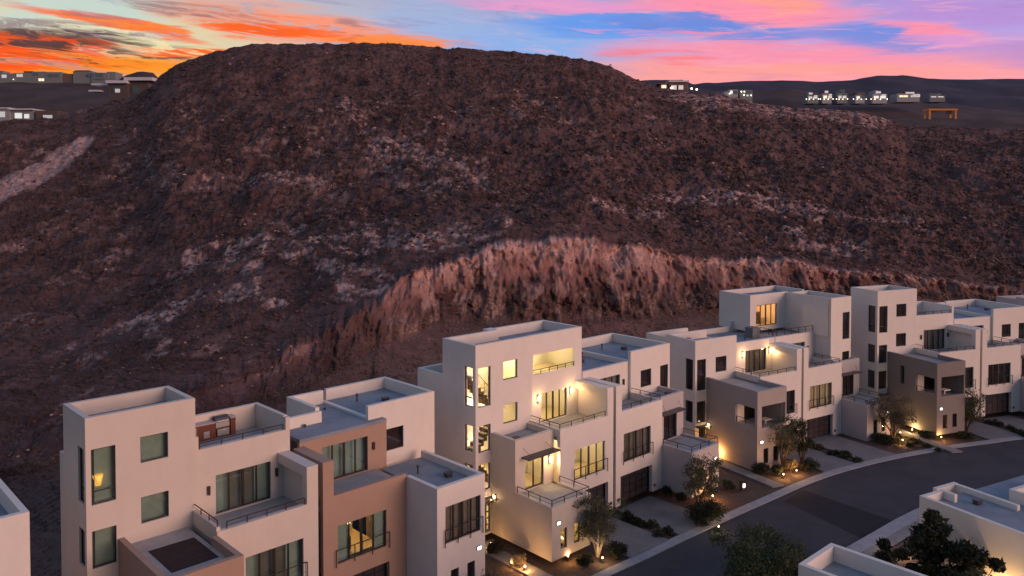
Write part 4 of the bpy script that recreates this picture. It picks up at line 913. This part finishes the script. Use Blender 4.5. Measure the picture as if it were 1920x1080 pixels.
for i, (lb, x, y, h_, w_, m_, n_) in enumerate(shr): shrub(lb, x, y, .04, h_ * .92, w_ * .9, m_, 40 + i, int(n_ * 1.3), group='garden shrubs' )
# planting strips between paired driveways
strips = [(h3, 10.2, 11.4, -3.6, -8.0, 'row of low brush between the two driveways of the lit centre house'), (h4, 10.2, 11.4, -3.6, -10.0, 'row of low brush between the two driveways of the white house right of centre'), (h5, 10.2, 11.4, -3.6, -9, 'row of low brush between the driveways of the taupe-fronted house'), (h5, -2.6, -1.0, -3, -8.5, 'row of low brush left of the taupe-fronted house')]
for j, (h, a, b_, v0, v1, lb) in enumerate(strips):
    r_ = np.random.default_rng(90 + j); base = empty('brush_row', on(h, (a + b_) / 2, (v0 + v1) / 2, 0)); base.location.z = .05; tag(base, lb, 'shrub row')
    inv = base.location.copy()
    cl = [(r_.uniform(a, b_), r_.uniform(v1, v0), r_.uniform(.3, .5)) for _ in range(13)]
    def fn(q):
        c_ = cl[q.integers(len(cl))]; v = q.normal(size=3); v /= np.linalg.norm(v); w = on(h, c_[0] + v[0] * c_[2] * q.random() ** .4, c_[1] + v[1] * c_[2] * q.random() ** .4, 0) - inv
        return (w.x, w.y, .05 + abs(v[2]) * c_[2] * .9 * q.random())
    leaves('foliage', base, LEAFD, 3200, fn, .09, 90 + j)

# ------------------------------------------------------------------ garden lights
def garden_light(x, y, label, power=7, z=.05, col=(1, .50, .16), aim=None):
    t_ = empty('garden_light', (x, y, z)); tag(t_, label, 'garden light', 'small lamps set in the planting')
    mb = MB(); mb.tube((0, 0, 0), (0, 0, .22), .018, k=6); mb.tube((0, 0, .20), (.05, -.03, .32), .05, .065, 10); mb.build('stake', LAMPBOX, t_)
    b = MB(); b.ball((.06, -.035, .35), .05, k=8); b.build('bulb', BULB, t_)
    point('garden_glow', (.06, -.10, .48), power * 4, col, t_, .05)
    return t_
GL_ = [(5.75, 50.55, 'lamp at the foot of the uplit forked trunk', 12, (1, .62, .28)), (3.55, 50.75, 'bright lamp at the corner of the lit centre house', 14, None), (.75, 49.35, 'lamp in the flame-lit bush by the path, nearer the viewer', 20, None), (-.1, 49.9, 'lamp behind the flame-lit bush by the path', 14, None), (-1.5, 52.6, 'small lamp beside the entry of the lit centre house', 5, None),
       (14.4, 55.2, 'small lamp inside the big round kerb shrub', 5, (1, .7, .35)), (14.7, 58.0, 'lamp low between the thin tree and the kerb shrub', 6, (1, .7, .35)), (22.35, 65.2, 'lamp under the left flame-lit shrub', 18, None), (23.75, 66.1, 'lamp under the right flame-lit shrub', 20, None),
       (36.5, 74.0, 'bright lamp at the foot of the feathery tree', 22, None), (40.6, 74.9, 'lamp lighting a strip of gravel before the taupe block', 14, None), (37.4, 76.3, 'small lamp behind the feathery tree', 8, None), (25.4, 51.5, 'lamp on the corner lawn across the street', 20, (1, .6, .35)), (22.3, 40.3, 'lamp between the dark trees by the near roofs', 8, (1, .75, .4))]
for (x, y, lb, pw, cl_) in GL_: garden_light(x, y, lb, pw, col=cl_ or (1, .50, .16))
def at(h, u, v): p = on(h, u, v, 0); return p.x, p.y
x, y = at(h4, 1.0, -1.6); garden_light(x, y, 'uplight washing the greige side wall amber', 40, col=(1, .46, .12))
x, y = at(h3, 18.3, -6.4); garden_light(x, y, 'uplight washing the annex wall amber behind the thin tree', 26, col=(1, .46, .14))
x, y = at(h7, -.5, -6.8); garden_light(x, y, 'uplight at the foot of the amber-washed wall, nearer the viewer', 110, col=(1, .52, .18))
x, y = at(h7, -.6, -4.2); garden_light(x, y, 'uplight at the foot of the amber-washed wall, behind the dark tree', 40, col=(1, .60, .25))
x, y = at(h5, 1.0, -3.4); garden_light(x, y, 'lamp by the glowing entry of the taupe-fronted house', 26, col=(1, .68, .28))
# utility pedestal with a white face, on the path of the white house
ub = empty('utility_box', (18.3, 62.6, .04), R(25)); tag(ub, 'small dark box with a glowing white face beside the path', 'utility box'); mb = MB(); mb.box(-.22, .22, -.15, .15, 0, .7); mb.box(-.25, .25, -.18, .18, .7, .76); mb.build('cabinet', LAMPBOX, ub); mb = MB(); mb.box(-.10, .10, -.17, -.152, .3, .6); mb.build('light_panel', BULBW, ub)

# ------------------------------------------------------------------ distant houses
FARW = mat('far_wall_pale', (.34, .34, .36), .9); FARB = mat('far_wall_brown', (.16, .11, .10), .9); FARG = mat('far_wall_grey', (.20, .22, .23), .9); FARR = mat('far_roof', (.75, .70, .72), .8); FGL = mat('far_glass', (.10, .15, .16), .2, spec=.6); FLIT = mat('far_window_lit', (1, .9, .7), .5, emit=(1.0, .80, .48), estr=.9); FLITW = mat('far_window_white', (1, 1, 1), .5, emit=(.85, .92, .85), estr=.55); FLITG = mat('far_window_glow', (1, 1, 1), .5, emit=(.42, .50, .46), estr=.40); FBULB = mat('far_bulb', (1, 1, 1), .5, emit=(1.0, .86, .62), estr=4)
def far_house(label, x0, x1, ytop, ybot, Y, vols, wins, lights=(), yaw=0, roofs=(), name='hillside_house', group=None):
    """a house seen far off, placed by image pixels; widths and heights are fractions of that span"""
    ax, _, az_ = ray_pt(x0, ybot, Y); bx_, _, bz = ray_pt(x1, ytop, Y); W = bx_ - ax; H = bz - az_
    h = empty(name, (ax, Y, az_), yaw); tag(h, label, 'house', group)
    for (a, b, c0, d, z0, z1, m) in vols:
        mb = MB(); mb.box(a * W, b * W, c0, d, z0 * H - (3 if z0 == 0 else 0), z1 * H); mb.build('wall', m, h)
    for (a, b, c0, d, z, th, m) in roofs:
        mb = MB(); mb.box(a * W, b * W, c0, d, z * H, z * H + th); mb.build('roof', m, h)
    for (a, b, z0, z1, c0, m) in wins:
        mb = MB(); mb.box(a * W, b * W, c0 - .12, c0 - .01, z0 * H, z1 * H); w = mb.build('window', m, h)
        fr = MB(); n = max(1, int((b - a) * W / 2.5))
        for i in range(n + 1): xx = a * W + (b - a) * W * i / n; fr.box(xx - .07, xx + .07, c0 - .16, c0 - .125, z0 * H, z1 * H)
        fr = MB() if n < 2 else fr
        if n < 2: fr.box(a * W - .07, a * W + .07, c0 - .16, c0 - .125, z0 * H, z1 * H)
        fr.build('frame', FRAME, w)
    for (a, z) in lights:
        mb = MB(); mb.ball((a * W, -1.2, z * H), .38, k=8); mb.build('lamp', FBULB, h)
    return h
FH = 'houses on the far mesa'
F4 = lambda a, b: (a, b)
far_house('grey mesa-top house at the far left edge of the skyline', -20, 26, 132, 152, 745, [(0, 1, 0, 14, 0, .72, FARG), (.1, .5, 2, 12, .72, 1, FARG)], [(.5, .7, .3, .6, 0, FLITG), (.1, .35, .2, .5, 0, FGL)], group=FH)
far_house('grey mesa-top house with a small yellow light, second from the left', 26, 60, 133, 152, 745, [(0, 1, 0, 14, 0, .8, FARG), (.5, 1, 1, 12, .8, 1, FARB)], [(.15, .5, .4, .7, 0, FLITG)], [(.02, .15)], group=FH)
far_house('grey-green mesa-top house with a yellow lit ground floor', 60, 84, 132, 153, 745, [(0, 1, 0, 14, 0, .9, FARG)], [(.1, .5, .5, .8, 0, FGL), (.5, .95, .05, .28, 0, FLIT)], group=FH)
far_house('brown mesa-top house in the middle of the left row', 85, 136, 133, 153, 745, [(0, .6, 0, 14, 0, .9, FARG), (.6, 1, 1, 14, 0, .75, FARB)], [(.1, .3, .4, .7, 0, FGL), (.35, .5, .4, .7, 0, FGL)], group=FH)
far_house('large pale grey mesa-top house with a stepped roof at the right of the left row', 137, 216, 132, 154, 745, [(0, .45, 0, 16, 0, .95, FARG), (.45, .85, -1, 15, 0, .8, FARG), (.8, 1, 0, 14, 0, .88, FARG)], [(.36, .5, .45, .72, -1.05, FGL), (.55, .72, .42, .78, -1, FGL), (.5, .75, .15, .3, -1, FGL)], roofs=[(.05, .4, -1, 15, .96, .4, FARB)], group=FH)
far_house('modern house with two long white flat roofs on the hill shoulder at the left', 166, 284, 147, 175, 330, [(.33, .62, 0, 9, 0, .72, FARB), (.62, .92, 1.5, 9, 0, .82, FARB)], [(.38, .52, .05, .42, 0, FGL), (.66, .78, .05, .45, 1.5, FGL), (.42, .5, .05, .3, -.05, FLITG)], roofs=[(.30, .63, -1.5, 9, .66, 1.1, FARR), (.57, 1.02, -.5, 10, .86, 1.3, FARR), (.04, .31, 0, 6, .55, .7, FARR), (0, .18, 0, 6, .12, .7, FARR)], group='modern houses on the left shoulder')
far_house('long pale modern house with lit windows low on the left shoulder', -30, 106, 203, 224, 300, [(0, .35, 0, 8, 0, .95, FARW), (.35, .66, 1, 8, 0, .85, FARW), (.70, 1, .5, 8, 0, .8, FARB)], [(.04, .3, .2, .7, 0, FLITG), (.40, .50, .12, .6, 1, FLITW), (.53, .60, .12, .5, 1, FLITW), (.8, .93, .1, .4, .5, FLITG)], roofs=[(.33, .68, -.5, 8, .86, .45, FARR), (-.02, .36, -.8, 8, .96, .4, FARR)], group='modern houses on the left shoulder')
far_house('lit villa with a long flat roof on the right end of the ridge', 1237, 1300, 150, 170, 296, [(0.0, .28, .5, 6, 0, .62, FARB), (.28, .85, 0, 6, 0, .8, FARB)], [(.05, .2, .25, .55, .5, FLIT), (.34, .5, .1, .5, 0, FLITG), (.55, .7, .1, .5, 0, FLITG)], [(.33, .22), (.93, .16), (1.08, .08)], roofs=[(.26, .86, -1, 7, .80, .5, FARR), (-.05, .30, -.5, 6, .62, .3, FARB)], group='villas beyond the ridge')
far_house('pale lit house, left of the two in the dip beyond the ridge', 1358, 1384, 168, 178, 500, [(.35, 1, 0, 9, 0, 1, FARW), (0, .35, 0, 6, 0, .6, FARW)], [(.4, .6, .2, .8, 0, FLITW), (.7, .95, .2, .8, 0, FGL)], [(.35, .2)], group='villas beyond the ridge')
far_house('lit house, right of the two in the dip beyond the ridge', 1387, 1411, 168, 182, 500, [(0, 1, 0, 9, 0, .95, FARG)], [(.4, .9, .5, .85, 0, FGL), (.5, .7, .1, .3, 0, FLITG)], [(.08, .7), (.32, .7), (.3, .25), (.85, .2)], group='villas beyond the ridge')
row = [(1514, 1538, 172, 187, 'blue-grey lit house, first of the right-hand mesa row', FARG), (1542, 1565, 168, 187, 'tall pale lit house, second of the right-hand mesa row', FARW), (1570, 1592, 168, 187, 'grey stepped lit house, third of the right-hand mesa row', FARG), (1604, 1627, 171, 187, 'bluish lit house, fourth of the right-hand mesa row', FARW), (1636, 1668, 169, 187, 'wide white lit house with a dark gable, fifth of the right-hand mesa row', FARW), (1682, 1738, 171, 184, 'long house with a yellow lit band, sixth of the right-hand mesa row', FARW), (1743, 1777, 175, 184, 'dim grey house at the right end of the mesa row', FARG)]
for i, (a, b_, t0, b0, lb, m_) in enumerate(row):
    dim = i == 6; L1 = FGL if dim or i in (2, 3) else FLITG; L2 = FLITG if dim or i in (0, 2) else (FLIT if i in (1, 5) else FLITW)
    b_ = a + (b_ - a) * .86
    far_house(lb, a, b_, t0, b0, 640, [(0, 1 - .12 * (i % 2), 0, 12, 0, .55 + .05 * (i % 3), m_), (.05 + .13 * (i % 3), .42 + .18 * (i % 4), 1, 11, .55 + .05 * (i % 3), 1 - .1 * (i % 2), FARB if i % 2 else m_)], [(.08, .42, .15, .40, 0, L2), (.52, .9, .15, .40, 0, L1 if i % 2 else L2), (.15 + .1 * (i % 3), .5 + .1 * (i % 3), .68, .9, 1, L1), (.6, .9, .42, .56, 0, L1)], [] if dim or i > 4 else [(-.15 - .1 * (i % 2), .05), (.12, .04), (.5, .04), (.96, .06)], group='lit houses of the right-hand mesa row')
# timber frame structure by the far road
x0, y0, z0 = ray_pt(1742, 222, 428); x1, _, z1 = ray_pt(1794, 204, 428); W3 = x1 - x0; H3 = z1 - z0
FO = mat('far_timber_glow', (.55, .22, .08), .9, emit=(1, .35, .1), estr=.05); pv = empty('timber_frame', (x0, y0, z0)); tag(pv, 'orange-brown open timber frame by the dark road at the right', 'pavilion')  # faint orange emission paints a lit look into the timber colour
for a in (0, 1):
    for c_ in (0, 5): mb = MB(); mb.box(a * (W3 - .9), a * (W3 - .9) + .9, c_, c_ + .6, -1, H3 * .85); mb.build('post', FO, pv)
mb = MB(); mb.box(-.3, W3 + .3, -.3, 6, H3 * .84, H3); mb.build('beam', FO, pv)
for q_ in (.12, .72): mb = MB(); mb.box(W3 * q_, W3 * (q_ + .2), 2, 2.4, H3 * .45, H3 * .8); mb.build('board', FARB, pv)
